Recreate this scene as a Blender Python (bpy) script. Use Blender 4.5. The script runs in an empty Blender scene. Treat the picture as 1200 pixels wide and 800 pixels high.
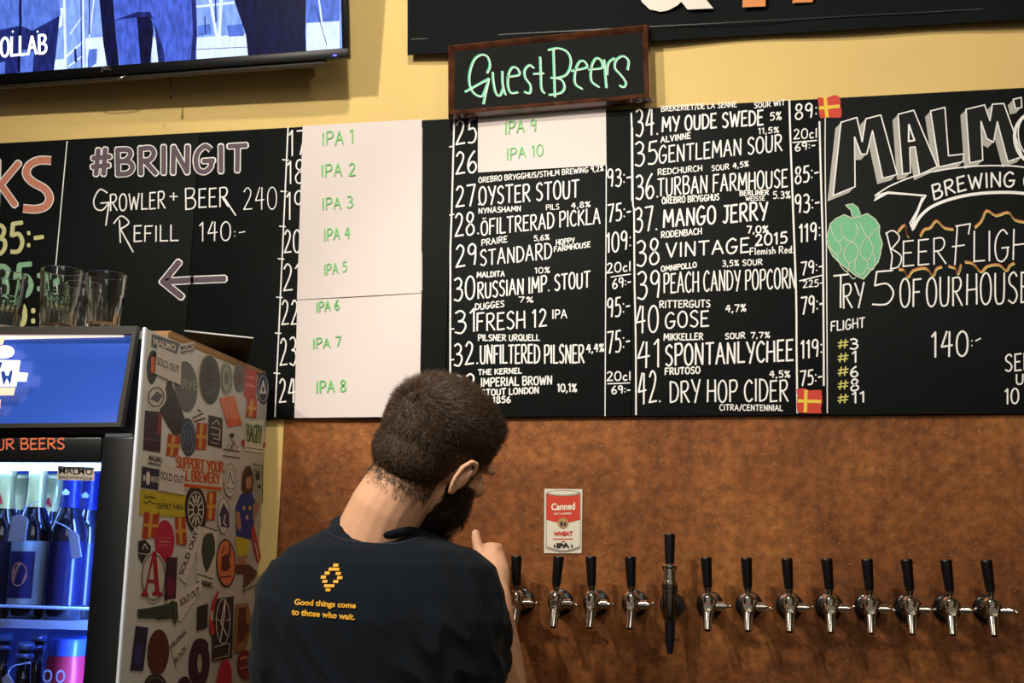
import bpy, bmesh, math, random
import numpy as np
from mathutils import Vector, Matrix
from mathutils.bvhtree import BVHTree
from mathutils.geometry import tessellate_polygon
R_ = random.Random(7)
S = bpy.context.scene
COL = S.collection
# ------------------------------------------------------------------ camera
F_PX = 1500.0
D_CAM, H_CAM = 2.35, 1.50
Zc = Vector((160, 7800, -1500)).normalized()
Xc = Vector((7400, 135, 1500)); Xc = (Xc - Zc * Xc.dot(Zc)).normalized()
Yc = Zc.cross(Xc)
M = Matrix((Xc, Yc, Zc))            # rows = world axes in camera coordinates = camera->world rotation
CAMP = Vector((0, -D_CAM, H_CAM))
cd = bpy.data.cameras.new('camera'); cam = bpy.data.objects.new('camera', cd); COL.objects.link(cam)
cam.matrix_world = Matrix.Translation(CAMP) @ M.to_4x4()
cd.sensor_width = 36; cd.lens = F_PX / 1200 * 36; cd.clip_start = 0.02
S.camera = cam
# ------------------------------------------------------------------ world, lamps, exposure
S.view_settings.view_transform = 'Standard'; S.view_settings.look = 'None'
S.view_settings.gamma = 1; S.view_settings.use_curve_mapping = False
S.view_settings.exposure = 0.10
w = bpy.data.worlds.new('world'); S.world = w; w.use_nodes = True
w.node_tree.nodes['Background'].inputs[0].default_value = (1.0, 0.90, 0.78, 1)
w.node_tree.nodes['Background'].inputs[1].default_value = 0.16
def spot(loc, aim, power, col, size=0.04, ang=100, blend=0.6):
    l = bpy.data.lights.new('ceiling_spot', 'SPOT'); l.energy = power; l.color = col
    l.shadow_soft_size = size; l.spot_size = math.radians(ang); l.spot_blend = blend
    o = bpy.data.objects.new('ceiling_spot', l); COL.objects.link(o); o.location = loc
    o.rotation_euler = (Vector(aim) - Vector(loc)).to_track_quat('-Z', 'Y').to_euler()
WARM = (1.0, 0.92, 0.80)
spot((-1.05, -1.55, 2.86), (-0.3, 0, 1.8), 60, WARM, 0.03, 125)
spot((-1.4, -1.6, 2.95), (0.15, 0, 1.22), 75, WARM, 0.03, 54, .6)
spot((0.75, -1.6, 3.0), (0.3, 0, 1.9), 16, WARM, 0.05, 125)
spot((-0.45, -1.15, 3.05), (-0.1, 0, 1.9), 34, WARM, 0.03, 120)
la = bpy.data.lights.new('room_lamp', 'AREA'); la.energy = 13; la.size = 1.2; la.color = (1, .92, .8)
lo = bpy.data.objects.new('room_lamp', la); COL.objects.link(lo); lo.location = (0.5, -3.2, 2.8)
lo.rotation_euler = (Vector((0, 0, 1.5)) - lo.location).to_track_quat('-Z', 'Y').to_euler()

# ------------------------------------------------------------------ pixel rays
def ray(px, py): return (M @ Vector((px - 600, 400 - py, -F_PX))).normalized()
class Plane:
    def __init__(s, o, n):
        s.o = Vector(o); s.n = Vector(n).normalized()
        if s.n.dot(CAMP - s.o) < 0: s.n = -s.n
    def at(s, px, py, off=0.0):
        d = ray(px, py); o = s.o + s.n * off
        return CAMP + d * ((o - CAMP).dot(s.n) / d.dot(s.n))
def P(px, py, Y): return Plane((0, Y, 0), (0, 1, 0)).at(px, py)
# ------------------------------------------------------------------ materials
def lin(c):
    return tuple(((v / 255) / 12.92 if v / 255 <= .04045 else ((v / 255 + .055) / 1.055) ** 2.4) for v in c)
MATS = {}
def mat(name, rgb, rough=.6, metal=0, noise=0, nscale=20, bump=0, bscale=80, emis=0, ecol=None, coat=0, spec=.5, trans=0, rgb2=None, ior=1.45, alpha=1, sheen=0, detail=4, distort=0):
    if name in MATS: return MATS[name]
    m = bpy.data.materials.new(name); m.use_nodes = True; nt = m.node_tree; b = nt.nodes['Principled BSDF']
    c = lin(rgb)
    b.inputs['Base Color'].default_value = (*c, 1); b.inputs['Roughness'].default_value = rough
    b.inputs['Metallic'].default_value = metal; b.inputs['Specular IOR Level'].default_value = spec
    b.inputs['Coat Weight'].default_value = coat; b.inputs['Transmission Weight'].default_value = trans
    b.inputs['IOR'].default_value = ior; b.inputs['Alpha'].default_value = alpha
    b.inputs['Sheen Weight'].default_value = sheen
    tc = nt.nodes.new('ShaderNodeTexCoord')
    if noise or rgb2:
        n = nt.nodes.new('ShaderNodeTexNoise'); n.inputs['Scale'].default_value = nscale; n.inputs['Detail'].default_value = detail
        n.inputs['Distortion'].default_value = distort
        nt.links.new(tc.outputs['Object'], n.inputs['Vector'])
        r = nt.nodes.new('ShaderNodeValToRGB'); nt.links.new(n.outputs[0], r.inputs[0])
        r.color_ramp.elements[0].position = .32; r.color_ramp.elements[1].position = .68
        c2 = lin(rgb2) if rgb2 else tuple(v * (1 - noise) for v in c)
        r.color_ramp.elements[0].color = (*c2, 1); r.color_ramp.elements[1].color = (*c, 1)
        nt.links.new(r.outputs[0], b.inputs['Base Color'])
    if emis:
        b.inputs['Emission Color'].default_value = (*lin(ecol or rgb), 1); b.inputs['Emission Strength'].default_value = emis
    if bump:
        n = nt.nodes.new('ShaderNodeTexNoise'); n.inputs['Scale'].default_value = bscale; n.inputs['Detail'].default_value = 5
        nt.links.new(tc.outputs['Object'], n.inputs['Vector'])
        bm_ = nt.nodes.new('ShaderNodeBump'); bm_.inputs['Strength'].default_value = bump; bm_.inputs['Distance'].default_value = .004
        nt.links.new(n.outputs[0], bm_.inputs['Height']); nt.links.new(bm_.outputs[0], b.inputs['Normal'])
    MATS[name] = m; return m
def chalk(name, rgb): return mat('chalk_' + name, rgb, .85, noise=.12, nscale=250)
# ------------------------------------------------------------------ object builders
WOFF = {}
def tag(o, label=None, cat=None, group=None, kind=None):
    if label: o['label'] = label
    if cat: o['category'] = cat
    if group: o['group'] = group
    if kind: o['kind'] = kind
    return o
def thing(name, loc, label, cat, group=None):
    o = bpy.data.objects.new(name, None); COL.objects.link(o); o.location = loc; o.empty_display_size = .05
    WOFF[o.name] = Vector(loc); return tag(o, label, cat, group)
def link(name, me, material, parent, off):
    o = bpy.data.objects.new(name, me); COL.objects.link(o)
    if material is not None:
        me.materials.clear(); me.materials.append(material)
    if parent: o.parent = parent
    else: o.location = off
    WOFF[o.name] = Vector(off); return o
def vf(name, V, Fc, material, parent=None, smooth=False, label=None):
    if parent: off = WOFF[parent.name]
    else:
        xs = [v[0] for v in V]; ys = [v[1] for v in V]; zs = [v[2] for v in V]
        off = Vector(((min(xs) + max(xs)) / 2, (min(ys) + max(ys)) / 2, min(zs)))
    me = bpy.data.meshes.new(name); me.from_pydata([tuple(Vector(v) - off) for v in V], [], Fc)
    if smooth: me.polygons.foreach_set('use_smooth', [True] * len(me.polygons))
    me.update(); o = link(name, me, material, parent, off)
    if label: o['label'] = label
    return o
def bmo(name, bm, material, parent=None, smooth=False, bevel=0, segs=2, label=None):
    """bmesh in world coordinates -> object"""
    if bevel:
        bmesh.ops.bevel(bm, geom=list(bm.edges), offset=bevel, segments=segs, profile=.5, affect='EDGES', clamp_overlap=True)
    bmesh.ops.recalc_face_normals(bm, faces=bm.faces)
    if parent: off = WOFF[parent.name]
    else:
        co = np.array([v.co for v in bm.verts]); off = Vector(((co[:, 0].min() + co[:, 0].max()) / 2, (co[:, 1].min() + co[:, 1].max()) / 2, co[:, 2].min()))
    bmesh.ops.translate(bm, verts=bm.verts, vec=-off)
    me = bpy.data.meshes.new(name); bm.to_mesh(me); bm.free()
    if smooth:
        me.polygons.foreach_set('use_smooth', [True] * len(me.polygons))
        if smooth == 'a': me.set_sharp_from_angle(angle=math.radians(35))
    o = link(name, me, material, parent, off)
    if label: o['label'] = label
    return o
def box(bm, c, s, rot=None):
    m = Matrix.Translation(Vector(c)) @ (rot.to_4x4() if rot else Matrix.Identity(4)) @ Matrix.Diagonal((s[0], s[1], s[2], 1))
    bmesh.ops.create_cube(bm, size=1, matrix=m)
def boxo(name, lo, hi, material, parent=None, bevel=0, label=None):
    bm = bmesh.new(); lo = Vector(lo); hi = Vector(hi); box(bm, (lo + hi) / 2, hi - lo)
    return bmo(name, bm, material, parent, bevel=bevel, smooth='a' if bevel else False, label=label)
def lathe(bm, prof, origin, axis=(0, 0, 1), n=24, closed=False, scale=(1, 1)):
    """prof: list of (r, h)"""
    q = Vector((0, 0, 1)).rotation_difference(Vector(axis)).to_matrix()
    rings = []
    for r, h in prof:
        if r < 1e-6: rings.append([bm.verts.new(Vector(origin) + q @ Vector((0, 0, h)))])
        else: rings.append([bm.verts.new(Vector(origin) + q @ Vector((r * scale[0] * math.cos(2 * math.pi * k / n), r * scale[1] * math.sin(2 * math.pi * k / n), h))) for k in range(n)])
    pr = list(zip(rings[:-1], rings[1:]))
    if closed: pr.append((rings[-1], rings[0]))
    for a, b in pr:
        for k in range(n):
            if len(a) == 1 and len(b) == 1: continue
            if len(a) == 1: bm.faces.new((a[0], b[k], b[(k + 1) % n]))
            elif len(b) == 1: bm.faces.new((a[k], a[(k + 1) % n], b[0]))
            else: bm.faces.new((a[k], a[(k + 1) % n], b[(k + 1) % n], b[k]))
def tube(bm, pts, rad, n=10, flat=1.0, up=None, caps=True):
    pts = [Vector(p) for p in pts]; rads = rad if isinstance(rad, (list, tuple)) else [rad] * len(pts)
    prev = None; rings = []
    for i, p in enumerate(pts):
        t = (pts[min(i + 1, len(pts) - 1)] - pts[max(i - 1, 0)]).normalized()
        if prev is None: u = (Vector(up) if up else (Vector((0, 0, 1)) if abs(t.z) < .9 else Vector((1, 0, 0))))
        else: u = prev
        u = (u - t * u.dot(t)).normalized(); prev = u; v = t.cross(u)
        rings.append([bm.verts.new(p + (u * math.cos(2 * math.pi * k / n) + v * flat * math.sin(2 * math.pi * k / n)) * rads[i]) for k in range(n)])
    for a, b in zip(rings[:-1], rings[1:]):
        for k in range(n): bm.faces.new((a[k], a[(k + 1) % n], b[(k + 1) % n], b[k]))
    if caps: bm.faces.new(rings[0][::-1]); bm.faces.new(rings[-1])
# ------------------------------------------------------------------ flat marks drawn on a real surface
class Ink:
    """collects flat marks whose outlines are given where they appear on the surface"""
    def __init__(s, surf, off=.0008): s.surf = surf; s.off = off; s.k = 0; s.V = []; s.F = []
    def add(s, pts, faces, off=None):
        b = len(s.V); s.k += 1; lift = (s.k % 50) * 5e-6        # strokes laid one over another
        s.V += [s.surf.at(p[0], p[1], (s.off if off is None else off) + lift) for p in pts]
        s.F += [tuple(b + i for i in f) for f in faces]
    def poly(s, pts, holes=()):
        loops = [[Vector((p[0], p[1], 0)) for p in pts]] + [[Vector((p[0], p[1], 0)) for p in h] for h in holes]
        tri = tessellate_polygon(loops); s.add([q for l in loops for q in l], tri)
    def quad(s, x0, y0, x1, y1): s.add([(x0, y0), (x1, y0), (x1, y1), (x0, y1)], [(0, 1, 2, 3)])
    def ell(s, cx, cy, rx, ry, rot=0, n=28):
        c, d = math.cos(rot), math.sin(rot)
        s.add([(cx + rx * math.cos(a) * c - ry * math.sin(a) * d, cy + rx * math.cos(a) * d + ry * math.sin(a) * c) for a in [2 * math.pi * k / n for k in range(n)]], [tuple(range(n))])
    def ring(s, cx, cy, rx, ry, th, n=28, rot=0):
        c, d = math.cos(rot), math.sin(rot)
        s.line([(cx + rx * math.cos(a) * c - ry * math.sin(a) * d, cy + rx * math.cos(a) * d + ry * math.sin(a) * c) for a in [2 * math.pi * k / n for k in range(n + 1)]], th, strip=True)
    def line(s, pts, th, strip=False, ext=.3, closed=False):
        pts = [(float(a), float(b)) for a, b in pts]
        if closed: pts = pts + [pts[0]]
        if not strip:
            for (x0, y0), (x1, y1) in zip(pts[:-1], pts[1:]):
                L = math.hypot(x1 - x0, y1 - y0)
                if L < 1e-5: continue
                dx, dy = (x1 - x0) / L, (y1 - y0) / L; e = th * ext; nx, ny = -dy * th / 2, dx * th / 2
                ax, ay, bx, by = x0 - dx * e, y0 - dy * e, x1 + dx * e, y1 + dy * e; k = .55
                s.add([(ax + nx * k, ay + ny * k), (ax + dx * e * .6 + nx, ay + dy * e * .6 + ny), (bx - dx * e * .6 + nx, by - dy * e * .6 + ny), (bx + nx * k, by + ny * k),
                       (bx - nx * k, by - ny * k), (bx - dx * e * .6 - nx, by - dy * e * .6 - ny), (ax + dx * e * .6 - nx, ay + dy * e * .6 - ny), (ax - nx * k, ay - ny * k)], [tuple(range(8))])
        else:
            n = len(pts); A = []
            for i in range(n):
                x0, y0 = pts[max(i - 1, 0)]; x1, y1 = pts[min(i + 1, n - 1)]
                if i in (0, n - 1) and math.hypot(pts[0][0] - pts[-1][0], pts[0][1] - pts[-1][1]) < 1e-3: (x0, y0), (x1, y1) = pts[-2], pts[1]
                L = math.hypot(x1 - x0, y1 - y0) or 1; nx, ny = -(y1 - y0) / L * th / 2, (x1 - x0) / L * th / 2
                A += [(pts[i][0] + nx, pts[i][1] + ny), (pts[i][0] - nx, pts[i][1] - ny)]
            s.add(A, [(2 * i, 2 * i + 1, 2 * i + 3, 2 * i + 2) for i in range(n - 1)])
    def curve(s, pts, th, n=6): s.line(catmull(pts, n), th, strip=True)
    def build(s, name, material, parent, label=None):
        if s.V: return vf(name, s.V, s.F, material, parent, label=label)
def catmull(pts, n=6):
    if len(pts) < 3: return pts
    closed = math.hypot(pts[0][0] - pts[-1][0], pts[0][1] - pts[-1][1]) < 1e-6
    q = ([pts[-2]] + list(pts) + [pts[1]]) if closed else ([pts[0]] + list(pts) + [pts[-1]])
    out = []
    for i in range(1, len(q) - 2):
        p0, p1, p2, p3 = q[i - 1], q[i], q[i + 1], q[i + 2]
        for k in range(n):
            t = k / n
            out.append(tuple(.5 * ((2 * p1[j]) + (-p0[j] + p2[j]) * t + (2 * p0[j] - 5 * p1[j] + 4 * p2[j] - p3[j]) * t * t + (-p0[j] + 3 * p1[j] - 3 * p2[j] + p3[j]) * t ** 3) for j in range(2)))
    out.append(tuple(pts[-1])); return out
GL = {
'A': (58, '0,0 28,100 58,0|10,36 50,38'), 'B': (52, '4,0 2,100|~0,100 38,98 46,78 30,56 4,53|~4,53 40,50 53,26 38,3 0,0'),
'C': (50, '~50,84 30,101 6,78 0,45 10,10 32,-1 52,14'), 'D': (52, '3,0 2,100|~0,100 36,92 54,55 40,12 0,0'),
'E': (44, '44,100 4,98|3,100 2,0|0,0 46,2|2,52 36,53'), 'F': (44, '46,100 3,98|3,100 1,0|2,52 36,53'),
'G': (56, '~52,86 32,102 8,80 0,45 8,8 30,-2 50,16 53,42|28,42 58,43'), 'H': (52, '3,100 0,0|50,100 52,0|0,48 52,50'),
'I': (8, '4,100 4,0'), 'J': (40, '12,100 46,100|~32,100 33,30 20,0 2,12'), 'K': (50, '3,100 2,0|48,98 4,46|12,54 52,0'),
'L': (42, '3,100 2,0|0,1 46,2'), 'M': (70, '2,0 8,100|8,100 35,30|35,30 64,100|64,100 70,0'), 'N': (54, '2,0 4,100|4,100 50,0|50,0 52,100'),
'O': (54, '~27,101 6,84 0,50 7,13 27,-1 48,14 54,50 47,86 27,101'), 'P': (48, '4,0 3,100|~0,98 38,100 50,76 36,50 4,46'),
'Q': (54, '~27,101 6,84 0,50 7,13 27,-1 48,14 54,50 47,86 27,101|32,26 58,-8'), 'R': (52, '4,0 3,100|~0,98 36,100 48,78 34,54 4,50|16,51 54,0'),
'S': (46, '~46,86 28,101 6,86 8,64 36,44 45,20 26,-1 0,10'), 'T': (52, '0,99 54,101|27,100 26,0'), 'U': (50, '~2,100 2,30 10,3 26,-1 42,6 48,34 49,100'),
'V': (54, '0,100 26,0 54,100'), 'W': (76, '0,100 18,0|18,0 38,80|38,80 56,0|56,0 76,100'), 'X': (50, '0,0 50,100|0,100 50,0'), 'Y': (52, '0,100 26,48|54,100 22,-4'), 'Z': (48, '0,100 48,100 0,0 50,1'),
'0': (50, '~25,101 6,84 0,50 6,14 25,-1 44,14 50,50 44,86 25,101'), '1': (22, '0,84 16,101 16,0'), '2': (48, '~4,82 22,101 42,86 38,58 16,22 2,0|2,2 50,4'),
'3': (46, '~2,92 24,101 42,84 34,60 14,54|~14,54 40,48 46,24 28,0 0,8'), '4': (50, '26,100 2,40|2,40 50,44|38,98 36,0'), '5': (46, '44,100 10,98|10,98 6,58|~6,58 32,62 46,34 32,4 0,4'),
'6': (46, '~38,100 12,70 0,34 10,4 30,0 46,20 38,44 20,48 4,28'), '7': (46, '0,98 46,100 18,0'), '8': (46, '~24,52 6,70 10,94 26,101 40,88 38,70 22,50 2,28 8,4 26,-1 44,12 42,36 24,52'),
'9': (44, '~40,74 24,52 4,62 4,88 22,101 38,90 40,74|~40,84 40,40 34,0'),
'.': (8, '2,2 6,2'), ',': (10, '6,8 0,-18'), ':': (8, '3,64 6,64|3,22 6,22'), '-': (30, '0,46 30,48'), '/': (30, '0,-10 32,110'), '+': (36, '18,74 18,22|0,48 36,48'),
'%': (56, '6,0 50,100|~14,98 2,84 8,66 22,72 24,90 14,98|~44,34 32,22 38,2 52,6 54,24 44,34'), '#': (56, '18,96 10,4|42,98 36,4|2,66 56,70|0,32 52,36'),
'c': (32, '~32,48 16,58 0,32 10,0 34,8'), 'l': (6, '3,100 3,0'), 'e': (34, '~2,30 34,34 20,58 2,34 10,2 34,8'), 'm': (52, '2,56 2,0|~2,40 14,56 26,44 26,0|~26,40 38,56 50,44 50,0'),
'i': (6, '3,56 3,0|3,76 4,80'), 's': (28, '~28,50 8,54 6,36 26,22 18,0 0,4'), 'h': (32, '2,100 2,0|~2,36 18,56 32,36 32,0'), 'd': (34, '33,100 33,0|~33,40 16,58 0,30 14,0 33,18'),
'Ö': (54, '~27,90 6,76 0,46 7,11 27,-1 48,12 54,46 47,78 27,90|16,108 20,108|34,108 38,108'), 'Ä': (58, '0,0 28,88 58,0|10,34 50,36|18,106 21,106|36,106 39,106'), "'": (6, '3,100 3,84'),
}
def text_px(txt, x0, y0, x1, y1, h, gap=20, slant=0.0, jit=1.5, seed=None):
    """strokes, in picture coordinates, of hand lettering whose base line runs (x0,y0)-(x1,y1)"""
    rnd = random.Random(sum(ord(c) * (i + 3) for i, c in enumerate(txt)))
    tot = 0
    for ch in txt: tot += (34 if ch == ' ' else GL[ch][0] + gap)
    tot -= gap; out = []; cur = 0
    ux, uy = (x1 - x0) / tot, (y1 - y0) / tot
    for ch in txt:
        if ch == ' ': cur += 34; continue
        wd, d = GL[ch]; dy = rnd.uniform(-jit, jit); hs = 1 + rnd.uniform(-.03, .03)
        for st in d.split('|'):
            cv = st[0] == '~'; pts = [tuple(map(float, a.split(','))) for a in st.lstrip('~').split()]
            pp = [(x0 + ux * (cur + a + slant * b) + 0, y0 + uy * (cur + a) - (b * hs + dy) / 100 * h) for a, b in pts]
            out.append((catmull(pp, 4 if h < 12 else 6) if cv else pp, cv))
        cur += wd + gap
    return out
def write(ink, txt, x0, y0, x1, y1, h, th, **k):
    for pp, cv in text_px(txt, x0, y0, x1, y1, h, **k): ink.line(pp, th, strip=cv)
_BF = {}
def bfont(txt, bold=0.0):
    key = (txt, bold)
    if key not in _BF:
        c = bpy.data.curves.new('t', 'FONT'); c.body = txt; c.size = 1; c.offset = bold; c.resolution_u = 3
        o = bpy.data.objects.new('t', c); COL.objects.link(o)
        dg = bpy.context.evaluated_depsgraph_get(); me = bpy.data.meshes.new_from_object(o.evaluated_get(dg))
        V = [tuple(v.co[:2]) for v in me.vertices]; Fc = [tuple(p.vertices) for p in me.polygons]
        bpy.data.objects.remove(o); bpy.data.meshes.remove(me)
        xs = [v[0] for v in V]; ys = [v[1] for v in V]; x0, x1, y0, y1 = min(xs), max(xs), min(ys), max(ys)
        _BF[key] = ([((a - x0) / (x1 - x0), (b - y0) / (y1 - y0)) for a, b in V], Fc)
    return _BF[key]
def print_(ink, txt, x0, y0, x1, y1, h, bold=.015, slant=0, ux=0):
    """printed lettering: base line (x0,y0)-(x1,y1), height h upwards"""
    V, Fc = bfont(txt, bold)
    ink.add([(x0 + (x1 - x0) * a + (slant + ux) * b * h, y0 + (y1 - y0) * a - b * h) for a, b in V], Fc)
TV_YAW, TV_ROLL, TV_TILT = -1.5, 0.2, 12.0
HY, HP, HR = 27, 15, 23.5
# ================================================================== structure
def copper_mat():
    m = bpy.data.materials.new('aged_copper'); m.use_nodes = True; nt = m.node_tree; b = nt.nodes['Principled BSDF']; L = nt.links.new
    tc = nt.nodes.new('ShaderNodeTexCoord')
    def noi(sc, det, dis=0, vec=None):
        n = nt.nodes.new('ShaderNodeTexNoise'); n.inputs['Scale'].default_value = sc; n.inputs['Detail'].default_value = det; n.inputs['Distortion'].default_value = dis
        L(vec or tc.outputs['Object'], n.inputs['Vector']); return n.outputs[0]
    def ramp(src, stops):
        r = nt.nodes.new('ShaderNodeValToRGB'); L(src, r.inputs[0]); e = r.color_ramp.elements
        while len(e) < len(stops): e.new(.5)
        for k, (p, c) in enumerate(stops): e[k].position = p; e[k].color = (*c, 1)
        return r.outputs[0]
    def mix(f, a, bb, mode='MIX', fv=None):
        x = nt.nodes.new('ShaderNodeMix'); x.data_type = 'RGBA'; x.blend_type = mode
        if f is not None: L(f, x.inputs[0])
        else: x.inputs[0].default_value = fv
        L(a, x.inputs[6])
        if isinstance(bb, tuple): x.inputs[7].default_value = (*bb, 1)
        else: L(bb, x.inputs[7])
        return x.outputs[2]
    base = ramp(noi(3.2, 7, .8), [(.3, lin((112, 65, 28))), (.5, lin((141, 84, 38))), (.72, lin((170, 110, 54)))])
    fine = ramp(noi(55, 8), [(.35, (.62, .58, .55)), (.65, (1.25, 1.2, 1.1))])
    c = mix(None, base, fine, 'MULTIPLY', .85)
    speck = ramp(noi(230, 3), [(.64, (0, 0, 0)), (.78, (1, 1, 1))])
    c = mix(speck, c, lin((190, 135, 88)))
    mp = nt.nodes.new('ShaderNodeMapping'); mp.inputs['Scale'].default_value = (14, 1, 1.2); L(tc.outputs['Object'], mp.inputs[0])
    drip = ramp(noi(2.0, 4, .4, mp.outputs[0]), [(.38, (.66, .6, .62)), (.6, (1, 1, 1))])
    c = mix(None, c, drip, 'MULTIPLY', .5)
    L(c, b.inputs['Base Color']); b.inputs['Metallic'].default_value = .45
    rr = ramp(noi(18, 5), [(.3, (.42,) * 3), (.7, (.62,) * 3)]); L(rr, b.inputs['Roughness'])
    bp = nt.nodes.new('ShaderNodeBump'); bp.inputs['Strength'].default_value = .25; bp.inputs['Distance'].default_value = .003
    L(noi(90, 6), bp.inputs['Height']); L(bp.outputs[0], b.inputs['Normal'])
    return m
m_wall = mat('yellow_plaster', (234, 202, 128), .8, noise=.06, nscale=6, bump=.15, bscale=240)
m_cop = copper_mat()
tag(boxo('wall_back', (-3.2, 0, 0), (3.2, .12, 3.2), m_wall), kind='structure')
tag(boxo('floor', (-3.2, -5, -.05), (3.2, .12, 0), mat('dark_floor', (60, 48, 40), .5, noise=.4, nscale=5)), kind='structure')
tag(boxo('ceiling', (-3.2, -5, 3.2), (3.2, .12, 3.25), mat('ceiling_paint', (90, 80, 66), .9, noise=.1)), kind='structure')
tag(boxo('wall_left', (-3.3, -5, 0), (-3.2, .12, 3.2), mat('ochre_wall', (150, 120, 66), .9, noise=.1)), kind='structure')
tag(boxo('wall_right', (3.2, -5, 0), (3.3, .12, 3.2), mat('ochre_wall', (150, 120, 66), .9)), kind='structure')
YB = -.014                       # face of the boards
YC = -.004                       # face of the copper
x0 = P(332.5, 500, YC).x; x1 = 1.3; ztop = P(600, 470, YC).z
# the copper backsplash is a sheet behind the taps
cp = boxo('copper_backsplash', (x0, YC, 1.02), (x1, -.0005, ztop), m_cop)
tag(cp, 'aged mottled copper backsplash sheet fixed to the wall behind the row of beer taps', 'backsplash')
# ================================================================== chalkboards
PB = Plane((0, YB, 0), (0, 1, 0))
def board_mat():
    m = mat('chalkboard_black', (15, 20, 19), .65, noise=.3, nscale=7, bump=.06, bscale=300, rgb2=(9, 13, 12), spec=.16)
    return m
m_board = board_mat(); m_white = chalk('white', (254, 252, 248)); m_grey = chalk('grey', (190, 186, 178)); m_soft = chalk('faint', (120, 119, 114))
m_mauve = chalk('mauve', (104, 88, 98)); m_coral = chalk('coral', (214, 138, 112)); m_cream = chalk('cream', (222, 218, 158)); m_mint = chalk('mint', (150, 196, 160))
m_hop = chalk('hop_green', (124, 196, 152)); m_orange = chalk('orange', (224, 140, 92)); m_yel = chalk('yellow', (222, 214, 120)); m_black = chalk('black', (12, 17, 16))
m_green_ink = mat('green_marker', (120, 205, 120), .6)
ztl = P(336, 150, YB).z; ztr = P(1200, 102, YB).z; zbot = (P(709, 487.6, YB).z + P(1200, 484.5, YB).z) / 2; ztb = (ztl + ztr) / 2
seams = [-.25 + P(-60, 300, YB).x, P(224, 300, YB).x, P(526.5, 300, YB).x, P(740, 300, YB).x, P(966.5, 300, YB).x, P(1420, 300, YB).x]
labs = ['far-left black chalkboard panel with coral capitals and a growler offer above the fridge',
        'black chalkboard panel with mauve arrow tail and numbers 17 to 24',
        'black chalkboard panel listing beers 25 to 33 with a white paper at its top',
        'black chalkboard panel listing beers 34 to 42 with the last prices column',
        'right black chalkboard panel with big outlined capitals and green hop cone']
boards = []
for k in range(5):
    a, b = seams[k] + .0006, seams[k + 1] - .0006
    t = thing('chalkboard', ((a + b) / 2, YB + .006, zbot), labs[k], 'chalkboard')
    boxo('panel', (a, YB, zbot), (b, -.0045, ztb), m_board, t, bevel=.0008); boards.append(t)
B0, B1, B2, B3, B4 = boards
def chalk_text(parent, items, material, name='lettering'):
    for it in items:
        ink = Ink(PB); write(ink, *it[:7], **(it[7] if len(it) > 7 else {})); ink.build(name, material, parent)
# ---- board 0
def stroked(parent, strokes, th, fill, edge, e=1.6, name='lettering'):
    a = Ink(PB, .0006); c = Ink(PB, .0011)
    for pp, cv in strokes: a.line(pp, th + 2 * e, strip=cv, ext=.5); c.line(pp, th, strip=cv, ext=.42)
    o = a.build(name, edge, parent); c.build('lettering_fill', fill, o if False else parent)
stroked(B0, [(catmull([(60, 188), (45, 188), (34, 194), (31, 204), (38, 213), (52, 221), (58, 231), (54, 241), (42, 245), (27, 244)]), True)], 8, m_coral, m_white, 1.2)
stroked(B0, [([(21, 192), (1, 216)], False), ([(2, 218), (17, 239)], False), ([(-3, 190), (-5, 245)], False)], 7, m_coral, m_white, 1.2)
chalk_text(B0, [('35:-', -8, 298, 50, 294, 34, 5)], m_cream, 'price')
chalk_text(B0, [('35:-', -6, 349, 66, 346, 37, 6)], m_mint, 'price')
chalk_text(B0, [('90:-', -16, 384, 60, 382, 28, 6)], m_cream, 'price')
i = Ink(PB); i.line([(78.6, 165.6), (66, 304), (57, 400)], 1.3); i.build('rule_line', m_white, B0)
bring = text_px('#BRINGIT', 109, 205, 287, 199, 29, gap=26, jit=1)
stroked(B0, [(p, c) for p, c in bring if p[0][0] < 224], 5.6, m_mauve, m_white, 1.2)
stroked(B1, [(p, c) for p, c in bring if p[0][0] >= 224], 5.6, m_mauve, m_white, 1.2)
chalk_text(B0, [('ROWLER', 129, 247, 193, 244, 19, 1.7), ('+', 199, 238, 208, 238, 16, 1.5), ('EFILL', 157, 283, 208, 282, 18, 1.7)], m_white)
chalk_text(B1, [('EER', 233, 243, 267, 242, 22, 1.7), ('140', 234, 283, 270, 281, 22, 1.5), ('240', 285, 246, 324, 245, 26, 1.2), (':-', 274, 279, 287, 277, 12, 1.3)], m_white)
chalk_text(B0, [('B', 217, 245, 229, 244, 24, 1.7)], m_white)
i = Ink(PB)
i.curve([(126, 226), (117, 222), (110, 234), (112, 244), (120, 246), (127, 238)], 1.7); i.line([(118, 238), (128, 237), (124, 264)], 1.7)
i.line([(140, 258), (141, 284)], 1.7); i.curve([(133, 262), (142, 253), (151, 261), (140, 269)], 1.7); i.line([(141, 268), (156, 295)], 1.7)
i.build('lettering', m_white, B0)
i = Ink(PB); i.line([(263, 232), (276, 252)], 1.6); i.build('lettering', m_white, B1)
for st, e in (([(262, 326.5), (226, 328)], 1), ([(224, 328), (192, 330)], 0)):
    stroked(B1 if e else B0, [(st, False)], 7, m_mauve, m_white, 1.3, 'arrow')
stroked(B0, [([(209, 308), (191, 330)], False), ([(191, 330), (212, 347)], False)], 7, m_mauve, m_white, 1.3, 'arrow')
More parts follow.
